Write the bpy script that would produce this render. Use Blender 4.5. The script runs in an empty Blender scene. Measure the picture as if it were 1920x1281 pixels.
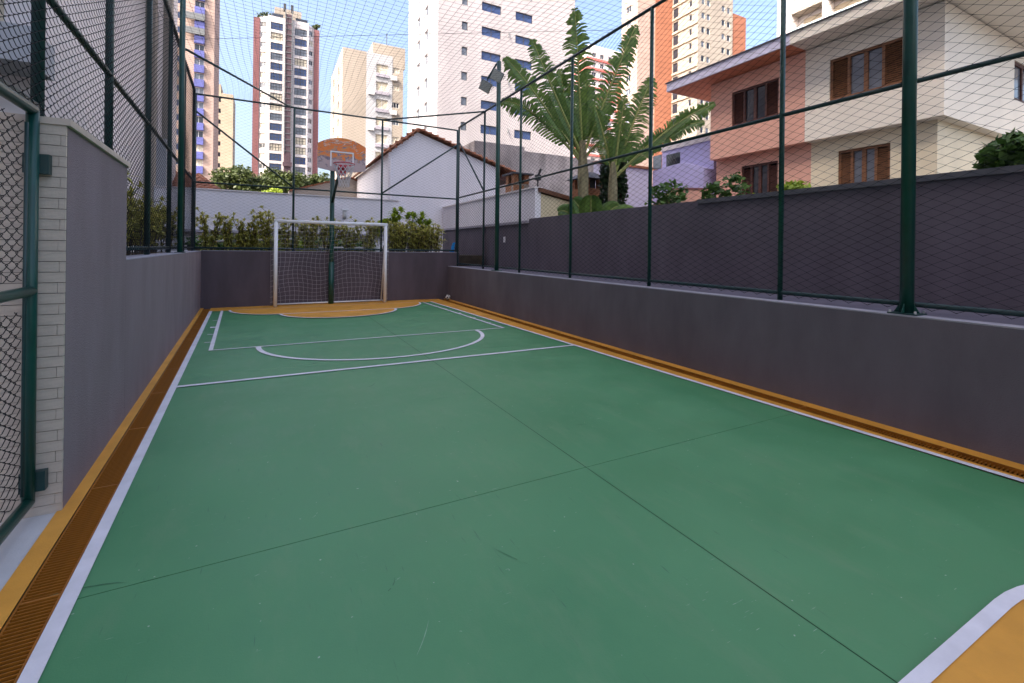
import bpy, math, random
import numpy as np
from mathutils import Vector, Matrix
random.seed(7); rng = np.random.default_rng(7)
scn = bpy.context.scene; COL = scn.collection
R = math.radians

# ------------------------------------------------------------------ camera, sky, sun, exposure
cam_d = bpy.data.cameras.new('camera'); cam = bpy.data.objects.new('camera', cam_d); COL.objects.link(cam)
cam_d.sensor_width = 36; cam_d.lens = 36 * 866 / 1920; cam_d.shift_y = -(640.5 - 468.1) / 1920
cam_d.clip_start = 0.05; cam_d.clip_end = 3000
YAW, ROLL = R(27.9), R(0.7)
fw = Vector((math.sin(YAW), math.cos(YAW), 0)); r0 = Vector((math.cos(YAW), -math.sin(YAW), 0)); u0 = Vector((0, 0, 1))
rr = r0 * math.cos(ROLL) + u0 * math.sin(ROLL); uu = u0 * math.cos(ROLL) - r0 * math.sin(ROLL)
cam.matrix_world = Matrix(((rr.x, uu.x, -fw.x, 0), (rr.y, uu.y, -fw.y, 0), (rr.z, uu.z, -fw.z, 1.42), (0, 0, 0, 1)))
scn.camera = cam
SUN_EL = R(44); SUN_AZ = math.atan2(-0.92, -0.38)      # sun stands to the left and behind the camera
W = bpy.data.worlds.new('World'); scn.world = W; W.use_nodes = True
nt = W.node_tree; nt.nodes.clear()
sky = nt.nodes.new('ShaderNodeTexSky'); sky.sky_type = 'NISHITA'; sky.sun_disc = False
sky.sun_elevation = SUN_EL; sky.sun_rotation = SUN_AZ; sky.air_density = 1.0; sky.dust_density = 7.5; sky.ozone_density = 1.0
bg = nt.nodes.new('ShaderNodeBackground'); bg.inputs[1].default_value = 0.15
wo = nt.nodes.new('ShaderNodeOutputWorld'); nt.links.new(sky.outputs[0], bg.inputs[0]); nt.links.new(bg.outputs[0], wo.inputs[0])
sl = bpy.data.lights.new('sun', 'SUN'); sl.energy = 2.0; sl.angle = R(0.53); sl.color = (1, 0.93, 0.83)
so = bpy.data.objects.new('sun', sl); COL.objects.link(so)
sd = Vector((math.sin(SUN_AZ) * math.cos(SUN_EL), math.cos(SUN_AZ) * math.cos(SUN_EL), math.sin(SUN_EL)))
so.rotation_euler = sd.to_track_quat('Z', 'Y').to_euler(); so.location = (-30, -30, 60)
scn.view_settings.view_transform = 'Standard'; scn.view_settings.look = 'None'
scn.cycles.use_denoising = True; scn.cycles.denoiser = 'OPENIMAGEDENOISE'; scn.cycles.denoising_input_passes = 'RGB_ALBEDO_NORMAL'; scn.cycles.denoising_prefilter = 'ACCURATE'
scn.cycles.use_adaptive_sampling = False; scn.cycles.max_bounces = 8; scn.cycles.diffuse_bounces = 4; scn.cycles.caustics_reflective = False; scn.cycles.caustics_refractive = False; scn.cycles.sample_clamp_indirect = 4.0
scn.view_settings.exposure = 1.85; scn.view_settings.gamma = 1.0

# ------------------------------------------------------------------ materials
M = {}
def mat(name, col, rough=0.7, var=0.12, scale=3.0, bump=0.0, bscale=60.0, spec=0.4, metal=0.0, col2=None, stretch=None, trans=0.0, detail=4):
    m = bpy.data.materials.new(name); m.use_nodes = True; n = m.node_tree.nodes; l = m.node_tree.links
    b = n['Principled BSDF']; b.inputs['Roughness'].default_value = rough; b.inputs['Metallic'].default_value = metal
    b.inputs['Specular IOR Level'].default_value = spec
    tc = n.new('ShaderNodeTexCoord'); src = tc.outputs['Object']
    if stretch:
        mp = n.new('ShaderNodeMapping'); mp.inputs['Scale'].default_value = stretch; l.new(src, mp.inputs[0]); src = mp.outputs[0]
    if var > 0 or col2:
        nz = n.new('ShaderNodeTexNoise'); nz.inputs['Scale'].default_value = scale; nz.inputs['Detail'].default_value = detail
        nz.inputs['Roughness'].default_value = 0.6; l.new(src, nz.inputs['Vector'])
        rp = n.new('ShaderNodeValToRGB'); rp.color_ramp.elements[0].position = 0.3; rp.color_ramp.elements[1].position = 0.7
        c2 = col2 or tuple(min(1, c * (1 + var)) for c in col)
        rp.color_ramp.elements[0].color = (*[c * (1 - var) for c in col], 1); rp.color_ramp.elements[1].color = (*c2, 1)
        l.new(nz.outputs['Fac'], rp.inputs[0]); l.new(rp.outputs[0], b.inputs['Base Color'])
        cs = rp.outputs[0]
    else:
        b.inputs['Base Color'].default_value = (*col, 1); cs = None
    if bump > 0:
        n2 = n.new('ShaderNodeTexNoise'); n2.inputs['Scale'].default_value = bscale; n2.inputs['Detail'].default_value = 3
        l.new(tc.outputs['Object'], n2.inputs['Vector'])
        bp = n.new('ShaderNodeBump'); bp.inputs['Strength'].default_value = bump; bp.inputs['Distance'].default_value = 0.01
        l.new(n2.outputs['Fac'], bp.inputs['Height']); l.new(bp.outputs[0], b.inputs['Normal'])
    if trans > 0:
        t = n.new('ShaderNodeBsdfTranslucent'); mx = n.new('ShaderNodeMixShader'); mx.inputs[0].default_value = trans
        if cs: l.new(cs, t.inputs[0])
        else: t.inputs[0].default_value = (*col, 1)
        l.new(b.outputs[0], mx.inputs[1]); l.new(t.outputs[0], mx.inputs[2]); l.new(mx.outputs[0], n['Material Output'].inputs[0])
    M[name] = m; return m
def court_mat():
    m = bpy.data.materials.new('court_green'); m.use_nodes = True; n = m.node_tree.nodes; l = m.node_tree.links
    b = n['Principled BSDF']; tc = n.new('ShaderNodeTexCoord')
    def noise(scale, detail=5, st=None, rot=0):
        src = tc.outputs['Object']
        if st:
            mp = n.new('ShaderNodeMapping'); mp.inputs['Scale'].default_value = st; mp.inputs['Rotation'].default_value = (0, 0, rot)
            l.new(src, mp.inputs[0]); src = mp.outputs[0]
        z = n.new('ShaderNodeTexNoise'); z.inputs['Scale'].default_value = scale; z.inputs['Detail'].default_value = detail; z.inputs['Roughness'].default_value = 0.65
        l.new(src, z.inputs['Vector']); return z.outputs['Fac']
    def ramp(f, p0, c0, p1, c1):
        r_ = n.new('ShaderNodeValToRGB'); e = r_.color_ramp.elements
        e[0].position = p0; e[0].color = (*c0, 1); e[1].position = p1; e[1].color = (*c1, 1); l.new(f, r_.inputs[0]); return r_.outputs[0]
    def mix(f, a, bb, mode='MIX'):
        x = n.new('ShaderNodeMix'); x.data_type = 'RGBA'; x.blend_type = mode
        if isinstance(f, float): x.inputs[0].default_value = f
        else: l.new(f, x.inputs[0])
        for i, v in ((6, a), (7, bb)):
            if isinstance(v, tuple): x.inputs[i].default_value = (*v, 1)
            else: l.new(v, x.inputs[i])
        return x.outputs[2]
    g = ramp(noise(1.1, 8), 0.34, (0.062, 0.225, 0.096), 0.72, (0.092, 0.270, 0.124))
    g = mix(ramp(noise(5, 6, (1, 0.35, 1), 0.5), 0.52, (0, 0, 0), 0.78, (0.5, 0.5, 0.5)), g, (0.145, 0.265, 0.14))
    # pale scuffs and specks, dark rubber marks
    sc = ramp(noise(9, 2, (1, 14, 1), 0.7), 0.70, (0, 0, 0), 0.74, (1, 1, 1))
    sc2 = ramp(noise(1.3, 2), 0.5, (0, 0, 0), 0.6, (1, 1, 1))
    g = mix(mix(1.0, sc, sc2, 'MULTIPLY'), g, (0.34, 0.42, 0.34))
    dk = ramp(noise(5, 2, (12, 1, 1), 0.3), 0.69, (0, 0, 0), 0.76, (0.7, 0.7, 0.7))
    g = mix(dk, g, (0.04, 0.12, 0.075))
    sp = ramp(noise(38, 1), 0.77, (0, 0, 0), 0.80, (0.8, 0.8, 0.8))
    g = mix(sp, g, (0.4, 0.45, 0.4))
    l.new(g, b.inputs['Base Color'])
    l.new(ramp(noise(2.2, 4), 0.3, (0.40,) * 3, 0.75, (0.58,) * 3), b.inputs['Roughness'])
    b.inputs['Specular IOR Level'].default_value = 0.4
    bp = n.new('ShaderNodeBump'); bp.inputs['Strength'].default_value = 0.12; bp.inputs['Distance'].default_value = 0.004
    l.new(noise(140, 3), bp.inputs['Height']); l.new(bp.outputs[0], b.inputs['Normal'])
    M['court_green'] = m
court_mat()
mat('gold_paint', (0.66, 0.305, 0.042), 0.55, 0.16, 2.5, 0.15, 150, detail=8)
mat('grate_paint', (0.33, 0.115, 0.010), 0.5, 0.25, 8)
mat('channel_dark', (0.02, 0.009, 0.004), 0.9, 0.3, 8)
mat('white_line', (0.70, 0.68, 0.73), 0.55, 0.10, 6, 0.1, 150, detail=9)
mat('joint_dark', (0.025, 0.06, 0.04), 0.9, 0.4, 3)
mat('stucco_shaded', (0.102, 0.080, 0.096), 0.85, 0.22, 2.2, 0.7, 120, 0.25, stretch=(1, 1, 0.25), detail=9)  # wall paint with the end wall's shade mixed into the colour
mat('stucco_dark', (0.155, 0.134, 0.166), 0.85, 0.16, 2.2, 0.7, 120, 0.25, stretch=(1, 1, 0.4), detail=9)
mat('stucco_lit', (0.250, 0.200, 0.222), 0.85, 0.12, 2.2, 0.7, 120, 0.25, stretch=(1, 1, 0.4), detail=9)  # same wall paint, lightened for the skylight falling on the left wall
mat('coping_grey', (0.36, 0.34, 0.40), 0.8, 0.12, 5, 0.2, 120)
mat('coping_dark', (0.12, 0.12, 0.14), 0.8, 0.1, 5, 0.2, 120)
mat('stone_cap', (0.56, 0.47, 0.40), 0.6, 0.12, 8)
mat('tile_cream', (0.55, 0.47, 0.40), 0.55, 0.14, 6, 0.12, 90, stretch=(1, 1, 5))
mat('tile_joint', (0.10, 0.09, 0.085), 0.9, 0.1)
mat('pavement', (0.52, 0.52, 0.54), 0.6, 0.07, 4, 0.1, 120)
mat('fence_green', (0.006, 0.060, 0.048), 0.32, 0.2, 6, spec=0.5)
mat('fence_dark', (0.012, 0.045, 0.045), 0.38, 0.2, 6, spec=0.5)
mat('wire', (0.006, 0.008, 0.012), 0.6, 0, spec=0.2)
mat('net_cord', (0.05, 0.055, 0.075), 0.7, 0)
mat('goal_white', (0.84, 0.83, 0.86), 0.4, 0.04, 5)
mat('goal_cord', (0.62, 0.58, 0.60), 0.8, 0)
mat('rim_red', (0.55, 0.03, 0.06), 0.4, 0.1)
mat('ball_white', (0.7, 0.66, 0.64), 0.5, 0.05); mat('ball_black', (0.05, 0.04, 0.045), 0.5, 0)
mat('blue_cloth', (0.01, 0.24, 0.62), 0.7, 0.25, 14)
mat('lamp_grey', (0.16, 0.17, 0.18), 0.5, 0.1); mat('lamp_glass', (0.45, 0.47, 0.46), 0.2, 0.05, 20)
mat('black_plastic', (0.02, 0.02, 0.022), 0.5, 0)
mat('ground', (0.16, 0.15, 0.14), 0.95, 0.2, 0.3)
mat('soil', (0.06, 0.045, 0.03), 0.95, 0.3, 6, 0.5, 40)
mat('pipe_grey', (0.55, 0.55, 0.55), 0.4, 0.08)
mat('tower_white', (0.39, 0.365, 0.385), 0.85, 0.10, 0.35, 0.1, 40, stretch=(1, 1, 0.3), detail=8)
mat('plaster_white', (0.70, 0.65, 0.65), 0.85, 0.05, 0.35, 0.1, 40)
mat('plaster_cool', (0.76, 0.73, 0.77), 0.85, 0.07, 0.5, 0.15, 40, stretch=(1, 1, 0.35), detail=8)
mat('plaster_cream', (0.36, 0.315, 0.27), 0.85, 0.10, 0.3, 0.1, 40, stretch=(1, 1, 0.3), detail=8)
mat('plaster_beige', (0.46, 0.38, 0.29), 0.85, 0.08, 0.3)
mat('yellow_plaster', (0.62, 0.53, 0.35), 0.9, 0.10, 1.2, 0.2, 30)
mat('house_cream', (0.76, 0.67, 0.50), 0.85, 0.08, 0.8, 0.25, 60, stretch=(1, 1, 0.35), detail=8)
mat('house_white', (0.82, 0.76, 0.67), 0.85, 0.06, 0.8, 0.25, 60, stretch=(1, 1, 0.35), detail=8)
mat('house_pink', (0.74, 0.41, 0.32), 0.85, 0.09, 0.8, 0.25, 60, stretch=(1, 1, 0.35), detail=8)
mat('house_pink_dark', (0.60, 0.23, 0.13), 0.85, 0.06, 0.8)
mat('lilac', (0.42, 0.40, 0.66), 0.85, 0.09, 0.8, 0.15, 50)
mat('lilac_pale', (0.60, 0.58, 0.74), 0.85, 0.06, 0.8, 0.15, 50)
mat('terracotta', (0.36, 0.15, 0.085), 0.85, 0.35, 4)
mat('brick', (0.42, 0.20, 0.11), 0.85, 0.3, 6); mat('mortar', (0.40, 0.35, 0.30), 0.95, 0.1)
mat('rough_wall', (0.20, 0.18, 0.185), 0.95, 0.25, 0.9, 0.8, 12, 0.2, col2=(0.42, 0.38, 0.38), stretch=(1, 1, 0.45), detail=8)
mat('grey_paint', (0.42, 0.43, 0.46), 0.8, 0.06, 0.4)
mat('blue_panel', (0.11, 0.12, 0.36), 0.5, 0.1, 1)
mat('peach', (0.42, 0.31, 0.27), 0.85, 0.08, 0.4); mat('brown_red', (0.23, 0.10, 0.105), 0.8, 0.1, 0.6)
mat('dark_purple', (0.10, 0.06, 0.075), 0.7, 0.2, 1)
mat('orange_paint', (0.34, 0.135, 0.08), 0.85, 0.10, 0.4); mat('coral_band', (0.60, 0.17, 0.15), 0.8, 0.08, 0.6)
mat('glass_blue', (0.035, 0.06, 0.16), 0.08, 0.25, 0.35, spec=0.7); mat('glass_dark', (0.03, 0.035, 0.05), 0.1, 0.3, 0.5, spec=0.6)
mat('glass_grey', (0.14, 0.16, 0.20), 0.12, 0.25, 0.6, spec=0.6); mat('curtain', (0.55, 0.50, 0.40), 0.9, 0.15, 3)
mat('glass_green', (0.45, 0.60, 0.60), 0.15, 0.1, 0.5, spec=0.6)
mat('frame_dark', (0.05, 0.05, 0.06), 0.5, 0); mat('frame_white', (0.7, 0.7, 0.7), 0.5, 0); mat('frame_brown', (0.12, 0.045, 0.02), 0.55, 0.2, 5)
mat('wood_dark', (0.085, 0.03, 0.022), 0.6, 0.35, 5, stretch=(1, 1, 6)); mat('wood_mid', (0.19, 0.085, 0.04), 0.6, 0.4, 5, stretch=(1, 1, 6))
mat('leaf_varieg', (0.44, 0.43, 0.06), 0.5, 0.4, 14, col2=(0.84, 0.78, 0.24), trans=0.3)
mat('leaf_lime', (0.28, 0.42, 0.03), 0.45, 0.3, 6, col2=(0.50, 0.60, 0.07), trans=0.25)
mat('leaf_green', (0.05, 0.13, 0.022), 0.4, 0.4, 6, col2=(0.12, 0.23, 0.045), trans=0.2)
mat('leaf_dark', (0.018, 0.05, 0.016), 0.45, 0.4, 5, col2=(0.04, 0.09, 0.025), trans=0.15)
mat('leaf_olive', (0.05, 0.075, 0.02), 0.5, 0.4, 2, col2=(0.10, 0.135, 0.035), trans=0.25)
mat('banana_leaf', (0.065, 0.15, 0.028), 0.34, 0.35, 3, col2=(0.15, 0.25, 0.05), trans=0.35)
mat('midrib', (0.22, 0.25, 0.07), 0.5, 0.1, 4); mat('banana_trunk', (0.19, 0.17, 0.10), 0.85, 0.45, 5, 0.8, 30, stretch=(1, 1, 0.4))
mat('bark', (0.11, 0.085, 0.06), 0.9, 0.3, 5, 0.5, 30)

# backboard print: torn patches of orange, rust, cream, slate
def board_mat():
    m = bpy.data.materials.new('board_print'); m.use_nodes = True; n = m.node_tree.nodes; l = m.node_tree.links
    b = n['Principled BSDF']; b.inputs['Roughness'].default_value = 0.35; tc = n.new('ShaderNodeTexCoord')
    mp = n.new('ShaderNodeMapping'); mp.inputs['Scale'].default_value = (2.2, 1, 4.2); mp.inputs['Rotation'].default_value = (0, 0.35, 0); l.new(tc.outputs['Object'], mp.inputs[0])
    nz = n.new('ShaderNodeTexNoise'); nz.inputs['Scale'].default_value = 1.9; nz.inputs['Detail'].default_value = 7; nz.inputs['Roughness'].default_value = 0.62; nz.inputs['Distortion'].default_value = 1.2
    l.new(mp.outputs[0], nz.inputs['Vector'])
    sp = n.new('ShaderNodeSeparateXYZ'); l.new(tc.outputs['Object'], sp.inputs[0])
    a = n.new('ShaderNodeMath'); a.operation = 'MULTIPLY_ADD'; a.inputs[1].default_value = 0.75; a.inputs[2].default_value = 0.36; l.new(sp.outputs[2], a.inputs[0])
    s = n.new('ShaderNodeMath'); s.operation = 'ADD'; l.new(nz.outputs['Fac'], s.inputs[0]); l.new(a.outputs[0], s.inputs[1])
    s2 = n.new('ShaderNodeMath'); s2.operation = 'SUBTRACT'; s2.inputs[1].default_value = 0.46; l.new(s.outputs[0], s2.inputs[0])
    rp = n.new('ShaderNodeValToRGB'); rp.color_ramp.interpolation = 'LINEAR'; e = rp.color_ramp.elements
    e[0].position = 0.10; e[0].color = (0.52, 0.38, 0.40, 1); e[1].position = 0.98; e[1].color = (0.50, 0.30, 0.16, 1)
    for p, c in ((0.30, (0.50, 0.36, 0.36)), (0.335, (0.10, 0.10, 0.20)), (0.37, (0.42, 0.26, 0.24)), (0.41, (0.72, 0.28, 0.08)), (0.47, (0.85, 0.19, 0.03)), (0.56, (0.90, 0.24, 0.03)), (0.585, (0.40, 0.08, 0.05)), (0.62, (0.85, 0.66, 0.52)), (0.66, (0.90, 0.22, 0.03)), (0.80, (0.85, 0.28, 0.05))):
        x = e.new(p); x.color = (*c, 1)
    l.new(s2.outputs[0], rp.inputs[0]); l.new(rp.outputs[0], b.inputs['Base Color']); M['board_print'] = m
board_mat()

# ------------------------------------------------------------------ mesh helpers
class MB:
    def __init__(s): s.v = []; s.f = []; s.m = []
    def add(s, vs, fs, mi=0):
        o = len(s.v); s.v += [tuple(p) for p in vs]; s.f += [tuple(i + o for i in f) for f in fs]; s.m += [mi] * len(fs); return s
    def box(s, x0, x1, y0, y1, z0, z1, mi=0):
        return s.add([(x0, y0, z0), (x1, y0, z0), (x1, y1, z0), (x0, y1, z0), (x0, y0, z1), (x1, y0, z1), (x1, y1, z1), (x0, y1, z1)],
                     [(0, 3, 2, 1), (4, 5, 6, 7), (0, 1, 5, 4), (1, 2, 6, 5), (2, 3, 7, 6), (3, 0, 4, 7)], mi)
    def poly(s, pts, mi=0): return s.add(pts, [tuple(range(len(pts)))], mi)
    def tube(s, pts, r, n=10, mi=0, cap=True):
        pts = [Vector(p) for p in pts]; rs = r if isinstance(r, (list, tuple)) else [r] * len(pts); o = len(s.v); up = None
        for i, p in enumerate(pts):
            t = (pts[min(i + 1, len(pts) - 1)] - pts[max(i - 1, 0)]).normalized()
            ref = Vector((0, 0, 1)) if abs(t.z) < 0.9 else Vector((1, 0, 0))
            if up is None: up = (ref - t * ref.dot(t)).normalized()
            else: up = (up - t * up.dot(t)).normalized()
            sd_ = t.cross(up)
            for k in range(n):
                a = 2 * math.pi * k / n; s.v.append(tuple(p + (up * math.cos(a) + sd_ * math.sin(a)) * rs[i]))
        for i in range(len(pts) - 1):
            for k in range(n):
                a = o + i * n + k; b = o + i * n + (k + 1) % n; s.f.append((a, b, b + n, a + n)); s.m.append(mi)
        if cap:
            s.f.append(tuple(o + k for k in reversed(range(n)))); s.f.append(tuple(o + (len(pts) - 1) * n + k for k in range(n))); s.m += [mi, mi]
        return s
    def prism(s, poly, d, mi=0):          # poly 3D points, extruded along d
        n = len(poly); d = Vector(d); a = [Vector(p) for p in poly]; b = [p + d for p in a]
        return s.add(a + b, [tuple(range(n)), tuple(reversed(range(n, 2 * n)))] + [(i, i + n, (i + 1) % n + n, (i + 1) % n) for i in range(n)], mi)
    def mesh(s, name, mats, off=(0, 0, 0), smooth=False):
        me = bpy.data.meshes.new(name); o = off
        me.from_pydata([(a - o[0], b - o[1], c - o[2]) for a, b, c in s.v], [], s.f)
        for m_ in (mats if isinstance(mats, (list, tuple)) else [mats]): me.materials.append(M[m_])
        if isinstance(mats, (list, tuple)): me.polygons.foreach_set('material_index', s.m)
        if smooth: me.polygons.foreach_set('use_smooth', [True] * len(me.polygons))
        me.update(); return me
    def build(s, name, mats, parent=None, smooth=False, origin=None):
        off = Vector(origin) if origin is not None else (wloc(parent) if parent else Vector((0, 0, 0)))
        o = bpy.data.objects.new(name, s.mesh(name, mats, off, smooth)); COL.objects.link(o)
        if parent: o.parent = parent; o.location = off - wloc(parent)
        else: o.location = off
        return o
def wloc(o):
    p = Vector(o.location)
    return p + wloc(o.parent) if o.parent else p
def tag(o, label=None, cat=None, group=None, kind=None):
    for k, v in (('label', label), ('category', cat), ('group', group), ('kind', kind)):
        if v: o[k] = v
    return o
def thing(name, loc, label, cat, group=None):
    o = bpy.data.objects.new(name, None); COL.objects.link(o); o.location = loc; o.empty_display_size = 0.2
    return tag(o, label, cat, group)
def inst(name, me, parent, loc, rotz=0):
    o = bpy.data.objects.new(name, me); COL.objects.link(o); o.parent = parent; o.location = Vector(loc) - wloc(parent); o.rotation_euler = (0, 0, rotz); return o
def wires(name, P, r, nrm, matname, parent, n=3):
    """P: array [W,K,3] polylines; joined thin tubes, one part"""
    P = np.asarray(P, float); Wn, K, _ = P.shape
    T = np.empty_like(P); T[:, 1:-1] = P[:, 2:] - P[:, :-2]; T[:, 0] = P[:, 1] - P[:, 0]; T[:, -1] = P[:, -1] - P[:, -2]
    T /= np.linalg.norm(T, axis=2, keepdims=True) + 1e-12
    N = np.broadcast_to(np.asarray(nrm, float), P.shape); S = np.cross(T, N); S /= np.linalg.norm(S, axis=2, keepdims=True) + 1e-9
    N2 = np.cross(S, T)
    V = np.stack([P + r * (math.cos(2 * math.pi * k / n) * S + math.sin(2 * math.pi * k / n) * N2) for k in range(n)], axis=2)
    V = V.reshape(-1, 3) - np.array(wloc(parent) if parent else (0, 0, 0))
    base = (np.arange(Wn)[:, None, None] * K + np.arange(K - 1)[None, :, None]) * n + np.arange(n)[None, None, :]
    nxt = (np.arange(Wn)[:, None, None] * K + np.arange(K - 1)[None, :, None]) * n + ((np.arange(n) + 1) % n)[None, None, :]
    F = np.stack([base, nxt, nxt + n, base + n], axis=3).reshape(-1, 4)
    return rawmesh(name, V, F, matname, parent, smooth=True)
def rawmesh(name, V, F, matname, parent=None, smooth=False):
    me = bpy.data.meshes.new(name); k = F.shape[1]
    me.vertices.add(len(V)); me.vertices.foreach_set('co', np.ascontiguousarray(V, dtype=np.float32).ravel())
    me.loops.add(F.size); me.loops.foreach_set('vertex_index', np.ascontiguousarray(F, dtype=np.int32).ravel())
    me.polygons.add(len(F)); me.polygons.foreach_set('loop_start', np.arange(0, F.size, k, dtype=np.int32))
    me.polygons.foreach_set('use_smooth', np.full(len(F), smooth))
    me.materials.append(M[matname]); me.update(calc_edges=True)
    o = bpy.data.objects.new(name, me); COL.objects.link(o)
    if parent: o.parent = parent
    return o
def chainlink(parent, o, u, nrm, L, H, name='wire_mesh', p=0.075, hh=0.0375, r=0.0019, d=0.004, matname='wire', fine=True):
    """diamond mesh of zigzag wires: origin o, horizontal dir u, length L, height H"""
    o = np.array(o, float); u = np.array(u, float); u /= np.linalg.norm(u); nv = np.array(nrm, float)
    nw = int(L / p); J = int(H / hh)
    i = np.arange(nw)[:, None]; j = np.arange(J + 1)[None, :]
    sgn = np.where((i + j) % 2 == 0, -1.0, 1.0); uc = (i + 0.5) * p + sgn * p * 0.53; zc = np.broadcast_to(j * hh, uc.shape)
    if fine:
        a, b = 0.14, 0.86
        U = np.stack([uc[:, :-1], uc[:, :-1] * (1 - a) + uc[:, 1:] * a, uc[:, :-1] * (1 - b) + uc[:, 1:] * b], 2).reshape(nw, -1)
        Z = np.stack([zc[:, :-1], zc[:, :-1] * (1 - a) + zc[:, 1:] * a, zc[:, :-1] * (1 - b) + zc[:, 1:] * b], 2).reshape(nw, -1)
        D = np.repeat(np.where((i + j[:, :-1]) % 2 == 0, d, -d), 3, axis=1); D[:, ::3] = 0
    else:
        U, Z = uc, zc; D = np.zeros_like(uc)
    P = o[None, None] + U[..., None] * u + Z[..., None] * np.array([0, 0, 1.0]) + D[..., None] * nv
    # slight billow of the fabric
    P += (0.012 * np.sin(U * 2.1 + 0.5) * np.sin(Z * 2.6))[..., None] * nv
    return tag(wires(name, P, r, nrm, matname, parent), kind='stuff')

# ------------------------------------------------------------------ ground and court
def xw(y): return -0.948 - 0.0406 * (y - 3.284)        # face of the left wall (the plot tapers)
XR = 4.55                                              # face of the right low wall
def xrl(y): return 4.238 - 0.0320 * (y - 1.05)         # outer edge of the right white line
YN, YE = -3.2, 12.5
g = MB().poly([(-1500, -1500, -0.16), (1500, -1500, -0.16), (1500, 1500, -0.16), (-1500, 1500, -0.16)]).build('ground', 'ground'); tag(g, kind='structure')
def strip(fa, fb, y0, y1, z, mb=None, n=1):
    mb = mb or MB()
    for k in range(n):
        a = y0 + (y1 - y0) * k / n; b = y0 + (y1 - y0) * (k + 1) / n
        mb.poly([(fa(a), a, z), (fb(a), a, z), (fb(b), b, z), (fa(b), b, z)])
    return mb
base = MB()
strip(lambda y: xw(y) + 0.197, lambda y: 4.295, YN, YE, -0.012, base)
court = base.build('court_floor', 'joint_dark'); tag(court, kind='structure')
JX, JY = 1.86, 2.44; gp = 0.0024; YL = 11.87
cuts_y = [YN, JY, 6.05, YL + 0.02]
wl_in = lambda y: xw(y) + 0.2; wr_in = lambda y: xrl(y)
for i in range(3):
    a, b = cuts_y[i] + (gp if i else 0), cuts_y[i + 1] - (gp if i < 2 else 0)
    if i == 1: b = cuts_y[2] - 0.001
    if i == 2: a = cuts_y[2] + 0.001
    for s_ in (0, 1):
        fa, fb = (wl_in, lambda y: JX - gp) if s_ == 0 else (lambda y: JX + gp, wr_in)
        sl_ = strip(fa, fb, a, b, 0.0)
        sl_.add([(fa(a), a, -0.012), (fb(a), a, -0.012), (fb(a), a, 0), (fa(a), a, 0)], [(0, 1, 2, 3)])
        sl_.build('slab', 'court_green', court)
GZ, LZ, KZ = 0.004, 0.008, 0.012
def mark(mb, name, m_): return mb.build(name, m_, court)
# scuffs and rubber marks on the paint
mat('scuff_pale', (0.22, 0.36, 0.25), 0.6, 0.3, 30); mat('scuff_dark', (0.045, 0.15, 0.075), 0.6, 0.3, 30)
for nm_, m_, cnt, l0, l1, w0 in (('pale_scuffs', 'scuff_pale', 80, 0.02, 0.22, 0.0018), ('dark_scuffs', 'scuff_dark', 22, 0.06, 0.40, 0.003)):
    sb = MB()
    for q in range(cnt):
        x_, y_ = random.uniform(-0.6, 3.9), random.uniform(0.9, 7.0) if q % 3 else random.uniform(7, 10.5); a_ = random.choice((0.2, 0.9, 2.2, 2.9)) + random.gauss(0, 0.35); L_ = l0 + (l1 - l0) * random.random() ** 2.5; cv = random.uniform(-1.2, 1.2); n_ = 7; pts = []; w_ = w0 * random.uniform(0.4, 1.3)
        for k in range(n_):
            pts.append((x_, y_)); x_ += math.cos(a_) * L_ / n_; y_ += math.sin(a_) * L_ / n_; a_ += cv / n_
        for k in range(n_ - 1):
            if random.random() < 0.2: continue
            (x0_, y0_), (x1_, y1_) = pts[k], pts[k + 1]; dx, dy = x1_ - x0_, y1_ - y0_; l_ = math.hypot(dx, dy); ox, oy = -dy / l_ * w_, dx / l_ * w_; t0, t1 = math.sin(math.pi * k / (n_ - 1)) + .1, math.sin(math.pi * (k + 1) / (n_ - 1)) + .1
            sb.poly([(x0_ - ox * t0, y0_ - oy * t0, 0.0016), (x1_ - ox * t1, y1_ - oy * t1, 0.0016), (x1_ + ox * t1, y1_ + oy * t1, 0.0016), (x0_ + ox * t0, y0_ + oy * t0, 0.0016)])
    tag(mark(sb, nm_, m_), kind='stuff')
# gold borders
mark(strip(lambda y: xrl(y) - 0.002, lambda y: 4.292, YN, YE, 0.0), 'border_strip', 'gold_paint')
mark(strip(lambda y: xw(y) + 0.2, lambda y: xrl(y) + 0.02, YL, YE, GZ), 'border_strip', 'gold_paint')
# side and end lines
mark(strip(lambda y: xw(y) + 0.2, lambda y: xw(y) + 0.258, YN, YL + 0.02, LZ), 'side_line', 'white_line')
mark(strip(lambda y: xrl(y) - 0.056, lambda y: xrl(y), YN, YL + 0.02, LZ), 'side_line', 'white_line')
def cross_line(y, w, x0, x1, name='cross_line', z=LZ):
    mark(MB().poly([(x0, y - w / 2, z), (x1, y - w / 2, z), (x1, y + w / 2, z), (x0, y + w / 2, z)]), name, 'white_line')
cross_line(5.645, 0.06, xw(5.645) + 0.259, xrl(5.645) - 0.057, 'centre_line')
bl = lambda y: -0.64 - 0.0443 * (y - 7.44); br = lambda y: 3.80 - 0.0312 * (y - 7.40)
mark(strip(lambda y: bl(y) - 0.05, bl, 7.41, YL, LZ), 'box_line', 'white_line')
mark(strip(lambda y: br(y) - 0.05, br, 7.41, YL, LZ), 'box_line', 'white_line')
cross_line(7.428, 0.036, bl(7.43) + 0.001, br(7.43) - 0.051, 'box_line')
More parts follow.
